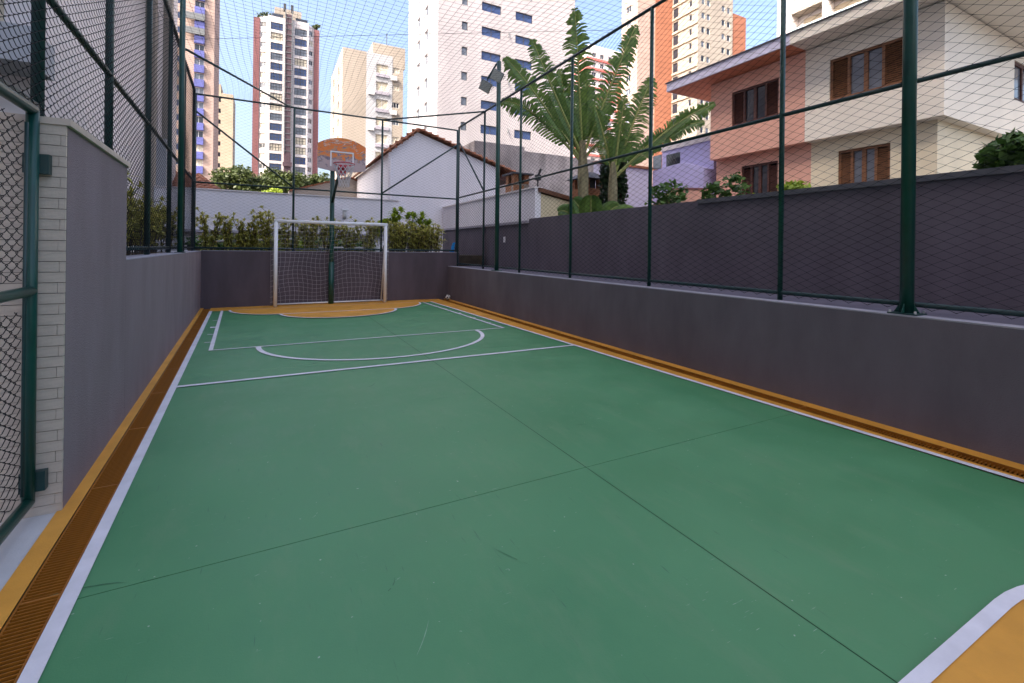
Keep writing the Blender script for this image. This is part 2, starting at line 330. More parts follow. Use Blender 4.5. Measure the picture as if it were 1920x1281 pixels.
for y_, w_, l_ in ((8.05, 0.035, 0.08), (8.75, 0.035, 0.08), (9.5, 0.12, 0.08), (10.35, 0.035, 0.08)):
    for side in (-1, 1):
        xe = bl(y_) - 0.051 if side < 0 else br(y_) + 0.001
        mark(MB().poly([(xe, y_ - w_ / 2, LZ), (xe + side * l_ * (1 if side < 0 else 0.6), y_ - w_ / 2, LZ), (xe + side * l_ * (1 if side < 0 else 0.6), y_ + w_ / 2, LZ), (xe, y_ + w_ / 2, LZ)][::(1 if side > 0 else -1)]), 'tick_mark', 'white_line')
def arc_pts(cx, cy, rx, ry, a0, a1, n=40): return [(cx + rx * math.cos(a0 + (a1 - a0) * k / n), cy + ry * math.sin(a0 + (a1 - a0) * k / n)) for k in range(n + 1)]
def band(outer, inner, z):
    mb = MB()
    for k in range(len(outer) - 1): mb.poly([(*outer[k], z), (*outer[k + 1], z), (*inner[k + 1], z), (*inner[k], z)])
    return mb
CX = 1.57
mark(band(arc_pts(CX, 7.409, 1.70, 1.45, math.pi, 2 * math.pi), arc_pts(CX, 7.409, 1.635, 1.395, math.pi, 2 * math.pi), LZ), 'free_throw_arc', 'white_line')
def goal_area(cx, yl, s, x0, x1, name, cut=None):
    """penalty area: quarter arcs and a straight front, plus the half-round inner key; s=-1 opens toward the camera"""
    rq = 1.07; yf = yl + s * rq
    a = arc_pts(x0 + rq, yl, rq, rq, math.pi, math.pi - s * math.pi / 2 if s > 0 else 1.5 * math.pi, 18)
    b = arc_pts(x1 - rq, yl, rq, rq, (math.pi / 2 if s > 0 else 1.5 * math.pi), (0 if s > 0 else 2 * math.pi), 18)
    out = a + b; w = 0.05
    a2 = arc_pts(x0 + rq, yl, rq - w, rq - w, math.pi, math.pi - s * math.pi / 2 if s > 0 else 1.5 * math.pi, 18)
    b2 = arc_pts(x1 - rq, yl, rq - w, rq - w, (math.pi / 2 if s > 0 else 1.5 * math.pi), (0 if s > 0 else 2 * math.pi), 18)
    inn = a2 + b2
    mark(MB().poly([(*p, LZ) for p in (out if s < 0 else out[::-1])]), 'goal_area', 'gold_paint')
    mark(band(out, inn, KZ), 'goal_area_line', 'white_line')
    return yf
yf = goal_area(1.41, YL, -1, -0.74, 3.55, 'far')
k_out = arc_pts(1.45, yf, 1.22, 0.98, math.pi, 2 * math.pi, 40); k_in = arc_pts(1.45, yf, 1.165, 0.93, math.pi, 2 * math.pi, 40)
mark(MB().poly([(*p, KZ) for p in k_out]), 'inner_key', 'gold_paint'); mark(band(k_out, k_in, KZ + 0.004), 'inner_key_line', 'white_line')
cross_line(yf - 0.02, 0.012, 0.32, 2.60, 'inner_key_line', KZ + 0.008)
cross_line(YL + 0.01, 0.022, -0.62, 3.50, 'goal_line', KZ)
goal_area(1.41, -0.33, 1, -0.74, 3.72, 'near')

# drains
def drain(name, label, fx, w, y0, y1, pitch, slots, rec=0.0):
    """fx(y): left edge of grate"""
    t = thing(name, (fx(y0) + w / 2, y0, 0), label, 'drain')
    ch = MB(); strip(fx, lambda y: fx(y) + w, y0, y1, -0.075, ch)
    for a_ in (0, w): ch.poly([(fx(y0) + a_, y0, -0.075), (fx(y1) + a_, y1, -0.075), (fx(y1) + a_, y1, -0.006), (fx(y0) + a_, y0, -0.006)])
    ch.build('channel', 'channel_dark', t)
    for a_, b_ in ((0.0, 0.007), (w - 0.007, w)):
        fr = MB(); strip(lambda y: fx(y) + a_, lambda y: fx(y) + b_, y0, y1, 0.002, fr)
        fr.poly([(fx(y0) + (b_ if a_ == 0 else a_), y0, 0.002), (fx(y1) + (b_ if a_ == 0 else a_), y1, 0.002), (fx(y1) + (b_ if a_ == 0 else a_), y1, -0.03), (fx(y0) + (b_ if a_ == 0 else a_), y0, -0.03)])
        fr.build('frame', 'grate_paint', t)
    bm_ = MB().box(0.0065, w - 0.0065, -0.0018, 0.0018, -0.010 - rec, -rec); me = bm_.mesh('bar', 'grate_paint')
    nb = int((y1 - y0) / pitch); ys = [y0 + (k + 0.5) * pitch for k in range(nb)]
    vis0 = slots
    near = [y for y in ys if y >= vis0][:300]; rest = [y for y in ys if y not in set(near)]
    for y in near: inst('bar', me, t, (fx(y), y, 0.0))
    rb = MB()
    for y in rest: rb.box(fx(y) + 0.0065, fx(y) + w - 0.0065, y - 0.0018, y + 0.0018, -0.010 - rec, -rec)
    tag(rb.build('far_bars', 'grate_paint', t), kind='stuff')
    for y in np.arange(y0 + 0.7, y1, 1.0): MB().box(fx(y) + 0.007, fx(y) + w - 0.007, y - 0.006, y + 0.006, -0.02, 0.003).build('joint_bar', 'grate_paint', t)
    return t
drain('drain_grate', 'long ochre slotted drain grate at the foot of the left wall', lambda y: xw(y) + 0.065, 0.131, YN, 12.40, 0.021, 2.0)
drain('drain_grate', 'narrow ochre drain grate along the foot of the right low wall', lambda y: 4.293, 0.137, YN, 12.40, 0.0215, 0.9, 0.014)
tag(strip(lambda y: xw(y) - 0.02, lambda y: xw(y) + 0.064, YN, YE, 0.010).build('kerb_strip', 'gold_paint'), kind='structure')
tag(strip(lambda y: 4.431, lambda y: 4.56, YN, YE, 0.002).build('kerb_strip', 'gold_paint'), kind='structure')
# left paving beyond the gate
pv = thing('pavement', (-2, 0, 0), 'pale paving slabs beyond the gate', 'pavement'); del pv['label']; del pv['category']; pv['kind'] = 'structure'
for a_ in range(0, 8):
    for b_ in range(4):
        y0_ = 3.28 - 0.9 * (a_ + 1) ; x1_ = xw(2.0) - 0.02 - 0.9 * b_
        if y0_ < -4: continue
        MB().box(x1_ - 0.897, x1_, y0_ + 0.0015, y0_ + 0.8985, -0.02, 0.004).build('paving_slab', 'pavement', pv)

# ------------------------------------------------------------------ walls
# left wall: high near part, low far part
LT = 0.26
def left_prism(mb, y0, y1, z0, z1, off0=0.0, off1=LT, mi=0):
    pts = [(xw(y0) - off0, y0, z0), (xw(y1) - off0, y1, z0), (xw(y1) - off1, y1, z0), (xw(y0) - off1, y0, z0)]
    return mb.prism(pts, (0, 0, z1 - z0), mi)
lw = thing('left_wall', (-1.2, 8, 0), 'grey stucco wall on the left with a high tiled near end and a lower far part', 'wall')
mb = MB(); left_prism(mb, 3.292, 4.755, -0.15, 2.045); mb.build('high_wall', 'stucco_lit', lw)
mb = MB(); left_prism(mb, 4.757, 12.72, -0.15, 1.295); mb.build('low_wall', 'stucco_lit', lw)
mb = MB(); left_prism(mb, 4.757, 12.72, 1.297, 1.306, 0.0, LT); mb.build('coping', 'coping_grey', lw)
mb = MB(); left_prism(mb, 3.262, 4.05, 2.047, 2.082, -0.018, LT + 0.02); mb.build('cap_stone', 'stone_cap', lw)
mb = MB(); left_prism(mb, 4.054, 4.768, 2.047, 2.082, -0.018, LT + 0.02); mb.build('cap_stone', 'stone_cap', lw)
mb = MB(); mb.box(-2.9, xw(3.28) - LT - 0.003, 3.30, 3.56, -0.15, 2.045); mb.build('return_wall', 'tile_joint', lw)
mb = MB(); mb.box(-2.9, xw(3.28) - LT - 0.003, 3.262, 3.58, 2.047, 2.082); mb.build('cap_stone', 'stone_cap', lw)
mb = MB(); mb.box(xw(3.28) - LT, xw(3.28) - 0.001, 3.284, 3.291, -0.15, 2.043); mb.build('tile_bed', 'tile_joint', lw)
rowh = 0.0555; tl_cache = {}
for r_ in range(37):
    z0 = -0.005 + r_ * rowh; x = xw(3.28) - 0.0005; first = True
    off = [0.27, 0.028, 0.24, 0.022][r_ % 4]
    while x > -1.95:
        wd = off if first else 0.30
        me = tl_cache.get(round(wd, 3))
        if not me:
            me = MB().box(-wd + 0.0018, 0, -0.012, 0.004, 0.0018, rowh - 0.0012).mesh('tile', 'tile_cream'); tl_cache[round(wd, 3)] = me
        inst('tile', me, lw, (x, 3.282 + random.uniform(-0.0012, 0.0012), z0)); x -= wd; first = False
# end wall
ew = thing('end_wall', (1.6, 12.6, 0), 'shaded plum-grey wall across the far end of the court behind the goal', 'wall')
MB().box(xw(12.5) - 0.1, 4.90, 12.5, 12.72, -0.15, 1.305).build('wall_body', 'stucco_shaded', ew)
MB().box(xw(12.5) + 0.005, 4.90, 12.5, 12.72, 1.307, 1.318).build('coping', 'coping_grey', ew)
# right low wall
rw = thing('right_low_wall', (4.8, 5, 0), 'low dark plum-grey wall running along the right side of the court', 'wall')
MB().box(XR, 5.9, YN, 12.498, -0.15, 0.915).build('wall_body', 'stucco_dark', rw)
MB().box(XR, 4.712, YN, 12.498, 0.917, 0.928).build('coping', 'coping_grey', rw)
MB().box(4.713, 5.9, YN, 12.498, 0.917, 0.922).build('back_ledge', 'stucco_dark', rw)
# neighbour wall
nw = thing('boundary_wall', (6.0, 5, 0), 'tall dark grey boundary wall behind the right fence', 'wall')
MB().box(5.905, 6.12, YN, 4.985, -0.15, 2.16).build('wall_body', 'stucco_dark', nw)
MB().box(5.87, 6.15, YN, 4.985, 2.162, 2.225).build('coping', 'coping_dark', nw)
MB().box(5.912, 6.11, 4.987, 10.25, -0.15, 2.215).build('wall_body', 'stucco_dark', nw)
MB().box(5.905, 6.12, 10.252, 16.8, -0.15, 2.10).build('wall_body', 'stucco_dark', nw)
MB().box(5.86, 6.16, 10.252, 16.8, 2.102, 2.17).build('coping', 'coping_grey', nw)
MB().box(5.82, 5.90, 12.9, 13.05, 0.93, 2.09).build('pilaster', 'stucco_dark', nw)
MB().box(5.885, 5.904, 11.55, 11.65, 1.62, 1.78).build('switch_plate', 'goal_white', nw)

# ------------------------------------------------------------------ fences
ZT, ZM = 4.85, 2.86
def bar(name, a, b, r, parent, m_='fence_dark', n=10): return MB().tube([a, b], r, n).build(name, m_, parent, smooth=False)
def shade(o):
    for p in o.data.polygons: p.use_smooth = len(p.vertices) == 4
    return o
def sbar(*a, **k): return shade(bar(*a, **k))
PR, RR = 0.026, 0.021
rf = thing('right_fence', (4.75, 5, 0.93), 'tall green chain-link fence standing on the right low wall', 'fence')
for y in (12.25, 10.50, 8.63, 6.76, 4.84, 2.96, 1.08, -0.8): sbar('post', (4.75, y, 0.929), (4.75, y, ZT), PR, rf, 'fence_green' if y < 9 else 'fence_dark')
for z in (ZT, ZM, 1.005): sbar('rail', (4.75, -2.0, z), (4.75, 12.25, z), RR if z != ZT else 0.024, rf)
sbar('brace', (4.75, 12.23, 4.43), (4.75, 10.52, 2.88), RR, rf)
chainlink(rf, (4.722, -1.6, 0.965), (0, 1, 0), (-1, 0, 0), 13.84, 3.90, r=0.0031, fine=False)
ef = thing('end_fence', (1.6, 12.6, 1.32), 'green chain-link fence on top of the far end wall', 'fence')
YF = 12.58; EX = (-1.47, 0.553, 2.69, 4.83)
for x in EX: sbar('post', (x, YF, 1.319), (x, YF, ZT), PR, ef)
for z in (ZT, ZM, 1.375): sbar('rail', (EX[0], YF, z), (EX[3], YF, z), RR, ef)
sbar('brace', (EX[0], YF, 4.47), (EX[1], YF, ZM + 0.02), RR, ef); sbar('brace', (EX[3], YF, 4.43), (EX[2], YF, ZM + 0.02), RR, ef)
sbar('brace', (0.457, YF, ZT), (-1.36, 9.72, ZT), RR, ef); sbar('brace', (2.68, YF, ZT), (4.75, 10.5, ZT), RR, ef)
chainlink(ef, (EX[0], YF - 0.026, 1.34), (1, 0, 0), (0, -1, 0), EX[3] - EX[0], 3.5, r=0.0024, d=0.003, fine=False)
lf = thing('left_fence', (-1.3, 8, 1.3), 'tall green chain-link fence standing on the left wall', 'fence')
xf = lambda y: xw(y) - 0.185 + 0.004 * (y - 3.5)
for y, zb in ((3.52, 2.083), (5.06, 1.308), (6.87, 1.308), (8.65, 1.308), (10.45, 1.308), (12.30, 1.308), (1.7, 2.16), (-0.2, 2.16)):
    if y == 5.06: zb = 1.308
    sbar('post', (xf(y), y, zb), (xf(y), y, ZT), 0.03, lf)
for z, a in ((ZT, -2.0), (ZM, -2.0)): sbar('rail', (xf(a), a, z), (xf(12.3), 12.3, z), 0.024, lf)
sbar('rail', (xf(-2.0), -2.0, 2.175), (xf(3.5), 3.5, 2.175), 0.026, lf)
sbar('rail', (xf(4.80), 4.80, 1.385), (xf(12.3), 12.3, 1.385), 0.022, lf)
udir = np.array([xf(12.3) - xf(3.0), 9.3, 0]); udir /= np.linalg.norm(udir); nl = (udir[1], -udir[0], 0)
chainlink(lf, (xf(-1.2) + 0.034, -1.2, 2.11), udir, nl, 6.0, 2.78, r=0.0022, d=0.006, p=0.056, hh=0.028)
chainlink(lf, (xf(4.80) + 0.034, 4.80, 1.335), udir, nl, 7.5, 3.55, r=0.0024, d=0.006, p=0.056, hh=0.028)
# big poles
pl = thing('floodlight_pole', (4.66, 9.55, 0.93), 'green floodlight pole with two grey lamps on the right low wall', 'floodlight')
sbar('pole', (4.66, 9.55, 0.93), (4.66, 9.55, 5.74), 0.050, pl, 'fence_green', 14)
MB().box(4.57, 4.75, 9.45, 9.65, 0.929, 0.942).build('base_plate', 'fence_green', pl)
for s_ in (-1, 1):
    a = Vector((4.66, 9.55, 5.74)); e = Vector((4.66 - 0.10 - 0.03 * s_, 9.55 + 0.34 * (1 if s_ > 0 else -0.42), 5.42 - (0.0 if s_ > 0 else -0.02)))
    ar = MB().tube([a, a.lerp(e, 0.25) + Vector((0, 0, 0.03)), e], 0.022, 8).build('arm', 'fence_dark', pl)
    c = e + Vector((-0.07, -0.05, -0.20 if s_ > 0 else -0.12))
    yv = -Vector((-0.62, -0.70, -0.36)).normalized(); xv = yv.cross(Vector((0, 0, 1))).normalized(); zv = xv.cross(yv)
    rot = (Matrix((xv, yv, zv)).transposed() @ Matrix.Rotation(R(32), 3, 'Y')).to_4x4()
    hb = MB(); hb.box(-0.13, 0.13, -0.03, 0.04, -0.115, 0.115); hb.v = [tuple(rot @ Vector(p) + c) for p in hb.v]; ho = hb.build('lamp_housing', 'lamp_grey', pl)
    hb = MB(); hb.box(-0.12, 0.12, -0.037, -0.031, -0.105, 0.105); hb.v = [tuple(rot @ Vector(p) + c) for p in hb.v]; hb.build('lamp_lens', 'lamp_glass', ho)
    MB().tube([e, c + Vector((0.10, 0.09, 0.10))], 0.010, 6).build('bracket', 'fence_dark', pl)
    MB().tube([c + rot @ Vector((-0.155, 0.01, 0)), c + rot @ Vector((-0.155, 0.13, 0.05)), c + rot @ Vector((0.155, 0.13, 0.05)), c + rot @ Vector((0.155, 0.01, 0))], 0.008, 6).build('bracket', 'fence_dark', pl)
np_ = thing('support_pole', (4.665, 1.84, 0.93), 'thick dark green steel pole bolted to the right low wall nearest the camera', 'pole')
sbar('pole', (4.665, 1.84, 0.93), (4.665, 1.84, 6.2), 0.048, np_, 'fence_green', 18)
MB().box(4.575, 4.755, 1.74, 1.94, 0.929, 0.941).build('base_plate', 'fence_dark', np_)
for ax, ay in ((1, 0), (-1, 0), (0, 1), (0, -1)):
    gs = MB(); px_, py_ = -ay, ax
    p0 = Vector((4.665 + ax * 0.046, 1.84 + ay * 0.046, 0.942))
    gs.prism([p0 + Vector((px_, py_, 0)) * -0.004, p0 + Vector((ax, ay, 0)) * 0.042 + Vector((px_, py_, 0)) * -0.004, p0 + Vector((0, 0, 0.075)) + Vector((px_, py_, 0)) * -0.004], Vector((px_, py_, 0)) * 0.008); gs.build('gusset', 'fence_green', np_)
for ax, ay in ((1, 1), (-1, 1), (1, -1), (-1, -1)): MB().tube([(4.665 + ax * 0.075, 1.84 + ay * 0.085, 0.941), (4.665 + ax * 0.075, 1.84 + ay * 0.085, 0.962)], 0.008, 6).build('bolt', 'pipe_grey', np_)
lp = thing('corner_pole', (-1.235, 9.0, 1.3), 'tall glossy green pole in front of the left fence', 'pole')
sbar('pole', (-1.235, 9.0, 1.306), (-1.235, 9.0, 6.4), 0.040, lp, 'fence_green', 14)
MB().box(-1.30, -1.17, 8.93, 9.07, 1.3065, 1.318).build('base_plate', 'fence_dark', lp)
# overhead safety net
sn = thing('overhead_net', (1.6, 6, ZT), 'fine square-mesh safety net stretched over the whole court', 'net')
xs = np.arange(-1.42, 4.75, 0.112); ys = np.arange(0.5, 12.56, 0.112)
def netz(X, Y):
    return ZT - 0.02 - 0.16 * np.sin(np.clip((X + 1.42) / 6.17, 0, 1) * np.pi) * (0.55 + 0.45 * np.sin(np.clip((Y - 0.5) / 12.06, 0, 1) * np.pi)) * np.clip((12.56 - Y) / 0.9, 0, 1) ** 0.6 + 0.012 * np.sin(3.1 * X + 1.7 * Y)
K = 60; yy = np.linspace(0.5, 12.56, K); A = np.zeros((len(xs), K, 3))
A[..., 0] = xs[:, None] + 0.02 * np.sin(yy[None] * 1.9 + xs[:, None]) + 0.05 * np.sin(yy[None] * 0.7); A[..., 1] = yy[None]; A[..., 2] = netz(A[..., 0], A[..., 1])
tag(wires('net_cords', A, 0.0021, (0, 0, 1), 'net_cord', sn), kind='stuff')
K = 40; xx = np.linspace(-1.42, 4.75, K); A = np.zeros((len(ys), K, 3))
A[..., 0] = xx[None]; A[..., 1] = ys[:, None] + 0.02 * np.sin(xx[None] * 1.7 + ys[:, None]); A[..., 2] = netz(A[..., 0], A[..., 1])
tag(wires('net_cords', A, 0.0018, (0, 0, 1), 'net_cord', sn), kind='stuff')
gx, gy = np.meshgrid(xs, ys); gx = gx.ravel(); gy = gy.ravel(); gz = netz(gx, gy); kk = 0.0048
Vk = np.stack([np.stack([gx + a, gy + b, gz + c], 1) for a, b, c in ((-kk, 0, 0), (kk, 0, 0), (0, -kk, 0), (0, kk, 0), (0, 0, -kk), (0, 0, kk))], 1).reshape(-1, 3) - np.array(wloc(sn))
tri = np.array([(0, 2, 5), (2, 1, 5), (1, 3, 5), (3, 0, 5), (2, 0, 4), (1, 2, 4), (3, 1, 4), (0, 3, 4)])
Fk = (np.arange(len(gx))[:, None, None] * 6 + tri[None]).reshape(-1, 3)
tag(rawmesh('net_knots', Vk, Fk, 'net_cord', sn), kind='stuff')
sbar('support_wire', (-1.4, 9.3, ZT - 0.06), (4.75, 5.6, ZT), 0.003, sn, 'net_cord', 6)

# gate at the left
gt = thing('gate', (-1.06, 2.4, 0), 'green tube-framed chain-link gate at the left edge', 'gate')
GXa = lambda y: -1.06 + 0.0406 * (3.2 - y)
def gp_(y, z): return (GXa(y), y, z)
GR = 0.026
for nm, a, b in (('stile', gp_(3.215, 0.10), gp_(3.215, 2.10)), ('stile', gp_(1.6, 0.10), gp_(1.6, 2.10)), ('rail', gp_(1.6, 2.10), gp_(3.215, 2.10)), ('rail', gp_(1.6, 0.105), gp_(3.215, 0.105)), ('rail', gp_(1.6, 1.18), gp_(3.215, 1.18))):
    sbar(nm, a, b, GR, gt, 'fence_green', 14)
sbar('mesh_bar', gp_(3.14, 0.17), gp_(3.14, 2.02), 0.008, gt, 'fence_dark', 8)
gu = np.array(gp_(3.14, 0)) - np.array(gp_(1.6, 0)); gu /= np.linalg.norm(gu); gn = (gu[1], -gu[0], 0)
chainlink(gt, gp_(1.65, 0.17), gu, gn, 1.50, 0.94, r=0.0022, d=0.0065, p=0.056, hh=0.028, name='wire_mesh'); chainlink(gt, gp_(1.65, 1.24), gu, gn, 1.50, 0.79, r=0.0022, d=0.0065, p=0.056, hh=0.028, name='wire_mesh')
for z in (0.20, 1.83): 
    MB().box(-1.10, -1.00, 3.222, 3.262, z - 0.05, z + 0.05).build('hinge_plate', 'fence_dark', gt)

# ------------------------------------------------------------------ hoop, goal, ball, small things
hp = thing('basketball_hoop', (1.43, 12.42, 0), 'basketball hoop on a green pole with an orange printed backboard behind the goal', 'basketball hoop')
sbar('pole', (1.43, 12.42, 0), (1.43, 12.42, 3.45), 0.056, hp, 'fence_green', 16)
sbar('pole_sleeve', (1.43, 12.42, 0.0), (1.43, 12.42, 1.05), 0.066, hp, 'fence_green', 16)
BY = 11.45; BX = 1.525
shade(MB().tube([(1.43, 12.40, 2.55), (1.47, 12.0, 2.95), (BX - 0.03, BY + 0.06, 3.26)], 0.034, 10).build('arm', 'fence_dark', hp))
shade(MB().tube([(1.43, 12.42, 3.40), (BX, BY + 0.05, 3.42)], 0.03, 10).build('arm', 'fence_dark', hp))
top = [(BX - 0.535 + 1.07 * k / 20, 3.815 + 0.17 * (1 - ((k - 10) / 10) ** 2)) for k in range(21)]
bot = [(BX + 0.535 - 1.07 * k / 12, 3.255 - 0.065 * (1 - ((k - 6) / 6) ** 2)) for k in range(13)]
bd = MB(); bd.prism([(x, BY, z) for x, z in bot[::-1] + top[::-1]], (0, 0.035, 0)); bd.build('backboard', 'board_print', hp, origin=(BX, BY, 3.6))
sq = MB(); qz0, qz1, qw, qt = 3.31, 3.665, 0.26, 0.028
for a in ((BX - qw, BX - qw + qt, qz0, qz1), (BX + qw - qt, BX + qw, qz0, qz1), (BX - qw + qt, BX + qw - qt, qz1 - qt, qz1)): sq.box(a[0], a[1], BY - 0.004, BY - 0.001, a[2], a[3])
sq.build('target_square', 'goal_white', hp)
RZ, RY, RC = 3.325, BY - 0.34, 0.225
rim = MB().tube([(BX + RC * math.cos(a), RY + RC * math.sin(a), RZ) for a in np.linspace(0, 2 * math.pi, 33)], 0.011, 8, cap=False); shade(rim.build('rim', 'rim_red', hp))
MB().box(BX - 0.07, BX + 0.07, RY + RC - 0.01, BY - 0.005, RZ - 0.05, RZ + 0.012).build('rim_bracket', 'rim_red', hp)
for s_ in (-1, 1): MB().tube([(BX + s_ * 0.10, RY + 0.19, RZ - 0.01), (BX + s_ * 0.05, BY - 0.005, RZ - 0.17)], 0.008, 6).build('rim_stay', 'rim_red', hp)
MB().box(BX - 0.09, BX + 0.09, BY - 0.006, BY - 0.002, RZ - 0.22, RZ - 0.052).build('rim_plate', 'rim_red', hp)
nl_, rows = 12, 7; P_ = []
for d_ in (1, -1):
    for k in range(nl_):
        P_.append([(BX + (RC * (1 - 0.50 * min(1, (j / rows) * 1.25))) * math.cos(2 * math.pi * (k + d_ * j * 0.5) / nl_), RY + (RC * (1 - 0.50 * min(1, (j / rows) * 1.25))) * math.sin(2 * math.pi * (k + d_ * j * 0.5) / nl_), RZ - 0.075 * j) for j in range(rows + 1)])
o = wires('hoop_net', P_, 0.0065, (0.3, 0.9, 0.2), 'goal_cord', hp); tag(o, kind='stuff')

go = thing('football_goal', (1.435, 12.11, 0), 'white steel football goal with a netted back at the far end', 'goal')
GL, GRt, GY, GT = 0.172, 2.702, 12.115, 2.02
sbar('post', (GL, GY, 0.013), (GL, GY, GT), 0.042, go, 'goal_white', 16); sbar('post', (GRt, GY, 0.013), (GRt, GY, GT), 0.042, go, 'goal_white', 16)
sbar('crossbar', (GL - 0.042, GY, GT), (GRt + 0.042, GY, GT), 0.042, go, 'goal_white', 16)
GB = 12.46
for x in (GL, GRt):
    sbar('back_stay', (x, GY, GT - 0.03), (x - 0.02 * (1 if x > 1 else -1), GB, 0.04), 0.016, go, 'goal_white', 10); sbar('ground_bar', (x, GY, 0.035), (x, GB, 0.035), 0.018, go, 'goal_white', 10)
sbar('ground_bar', (GL, GB, 0.035), (GRt, GB, 0.035), 0.018, go, 'goal_white', 10)
nx_ = 26; nz_ = 20; UU = np.linspace(0, 1, nx_); VV = np.linspace(0, 1, nz_)
def gn_(u, v):
    x = GL + (GRt - GL) * u; dep = np.minimum(v * 0.16 + 0.10 * np.sin(v * np.pi) * np.sin(u * np.pi) + 0.02 * np.sin(9 * u + 5 * v), 0.33)
    sag = (0.09 * np.sin(u * np.pi * 3.2 + 0.6) + 0.03 * np.sin(u * 17 + 6 * v) - 0.10 * np.cos(u * np.pi * 1.3)) * np.sin(v * np.pi) ** 0.7
    z = GT * (1 - v) + 0.03 * v + sag * 0.7
    return np.stack([x + (0.022 * np.sin(7 * v + 3 * u) + 0.012 * np.sin(15 * v + 11 * u)), GY + 0.02 + dep + 0.14 * v, z], -1)
tag(wires('goal_net', np.stack([gn_(np.full(40, u), np.linspace(0, 1, 40)) for u in UU]), 0.0018, (0, 1, 0), 'goal_cord', go), kind='stuff')
tag(wires('goal_net', np.stack([gn_(np.linspace(0, 1, 60), np.full(60, v)) for v in VV]), 0.0018, (0, 1, 0), 'goal_cord', go), kind='stuff')
sd_ = []
for x in (GL, GRt):
    sg = 1 if x > 1 else -1
    for k in range(1, 16):
        z = GT * k / 16; dp = 0.30 * (1 - z / GT) + 0.03; sd_.append([(x + sg * 0.10 * math.sin(math.pi * t), GY + dp * t, z - 0.03 * math.sin(math.pi * t)) for t in np.linspace(0, 1, 8)])
    for k in range(1, 4):
        t = k / 4; sd_.append([(x + sg * 0.10 * math.sin(math.pi * t), GY + (0.30 * (1 - z) + 0.03) * t, GT * z) for z in np.linspace(1, 0.02, 8)])
tag(wires('side_net', sd_, 0.0018, (1, 0.2, 0), 'goal_cord', go), kind='stuff')

bl_ = MB(); n1, n2 = 24, 14; br_ = 0.072; bc = Vector((4.44, 12.15, 0.078))
for i in range(n2 + 1):
    for k in range(n1):
        th = math.pi * i / n2; ph = 2 * math.pi * k / n1; bl_.v.append((bc.x + br_ * math.sin(th) * math.cos(ph), bc.y + br_ * math.sin(th) * math.sin(ph), bc.z + br_ * math.cos(th)))
ic = [Vector(v).normalized() for v in [(0, 1, 1.618), (0, -1, 1.618), (0, 1, -1.618), (0, -1, -1.618), (1, 1.618, 0), (-1, 1.618, 0), (1, -1.618, 0), (-1, -1.618, 0), (1.618, 0, 1), (-1.618, 0, 1), (1.618, 0, -1), (-1.618, 0, -1)]]
for i in range(n2):
    for k in range(n1):
        f = (i * n1 + k, (i + 1) * n1 + k, (i + 1) * n1 + (k + 1) % n1, i * n1 + (k + 1) % n1); bl_.f.append(f)
        c = sum((Vector(bl_.v[j]) for j in f), Vector()) / 4 - bc; bl_.m.append(1 if max(c.normalized().dot(v) for v in ic) > 0.935 else 0)
tag(bl_.build('football', ['ball_white', 'ball_black'], None, True, origin=bc), 'small white and black ball lying in the far right corner', 'ball')

rg = MB(); 
for k in range(9):
    z = 1.325 + 0.035 * k; w_ = 0.075 - 0.02 * abs(math.sin(k * 1.3)) - 0.004 * k
    for a in range(10):
        an = 2 * math.pi * a / 10; q = w_ * (1 + 0.25 * math.sin(3 * an + k)); rg.v.append((4.73 + q * math.cos(an) + 0.008 * k, 12.66 + 0.6 * q * math.sin(an), z))
for k in range(8):
    for a in range(10): rg.f.append((k * 10 + a, k * 10 + (a + 1) % 10, k * 10 + 10 + (a + 1) % 10, k * 10 + 10 + a)); rg.m.append(0)
rg.f += [tuple(range(9, -1, -1)), tuple(range(80, 90))]; rg.m += [0, 0]
tag(rg.build('cloth_bundle', 'blue_cloth', None, True), 'bright blue cloth bundle on the end wall beside the right corner post', 'cloth')

# ------------------------------------------------------------------ planter terrace
tag(MB().box(-3.38, xw(9) - 0.30, 4.9, 17.9, -0.15, 1.22).build('planter_bed', 'soil'), kind='structure')
tag(MB().box(xw(12.7) - 0.1, 5.80, 12.725, 17.9, -0.15, 1.23).build('planter_bed', 'soil'), kind='structure')

gl_ = thing('garden_lamp', (2.45, 17.7, 1.2), 'slim white lamp post in front of the white garden wall', 'lamp')
sbar('post', (2.45, 17.6, 1.2), (2.45, 17.6, 2.75), 0.025, gl_, 'goal_white', 8); MB().box(2.33, 2.57, 17.5, 17.7, 2.752, 2.82).build('cap', 'goal_white', gl_); sbar('shade', (2.45, 17.6, 2.45), (2.45, 17.6, 2.74), 0.07, gl_, 'pipe_grey', 10)
# ------------------------------------------------------------------ foliage helpers
def strips(leaves):
    """leaves: list of (points list, halfwidth list, side vector) -> V, F"""
    V = []; F = []
    for pts, hw, sv in leaves:
        o = len(V)
        for p, w in zip(pts, hw): V.append(p - sv * w); V.append(p + sv * w)
        for k in range(len(pts) - 1): F.append((o + 2 * k, o + 2 * k + 1, o + 2 * k + 3, o + 2 * k + 2))
    return np.array([tuple(v) for v in V]), np.array(F)
def rosette(c, n, L, w, axis=Vector((0, 0, 1)), droop=0.5):
    out = []
    for k in range(n):
        az = 2.4 * k + random.uniform(-.3, .3); el = R(85 - 95 * (k / n) + random.uniform(-12, 12)); ll = L * random.uniform(0.75, 1.1)
        d = Vector((math.cos(az) * math.cos(el), math.sin(az) * math.cos(el), math.sin(el))); d = (d + axis * 0.25).normalized()
        sv = d.cross(Vector((0, 0, 1)));
        if sv.length < 0.05: sv = Vector((1, 0, 0))
        sv.normalize(); dr = droop * ll
        pts = [c + d * ll * t + Vector((0, 0, -dr * t * t)) for t in (0.0, 0.35, 0.7, 1.0)]
        out.append((pts, [w * 0.5, w, w * 0.75, w * 0.08], sv))
    return out
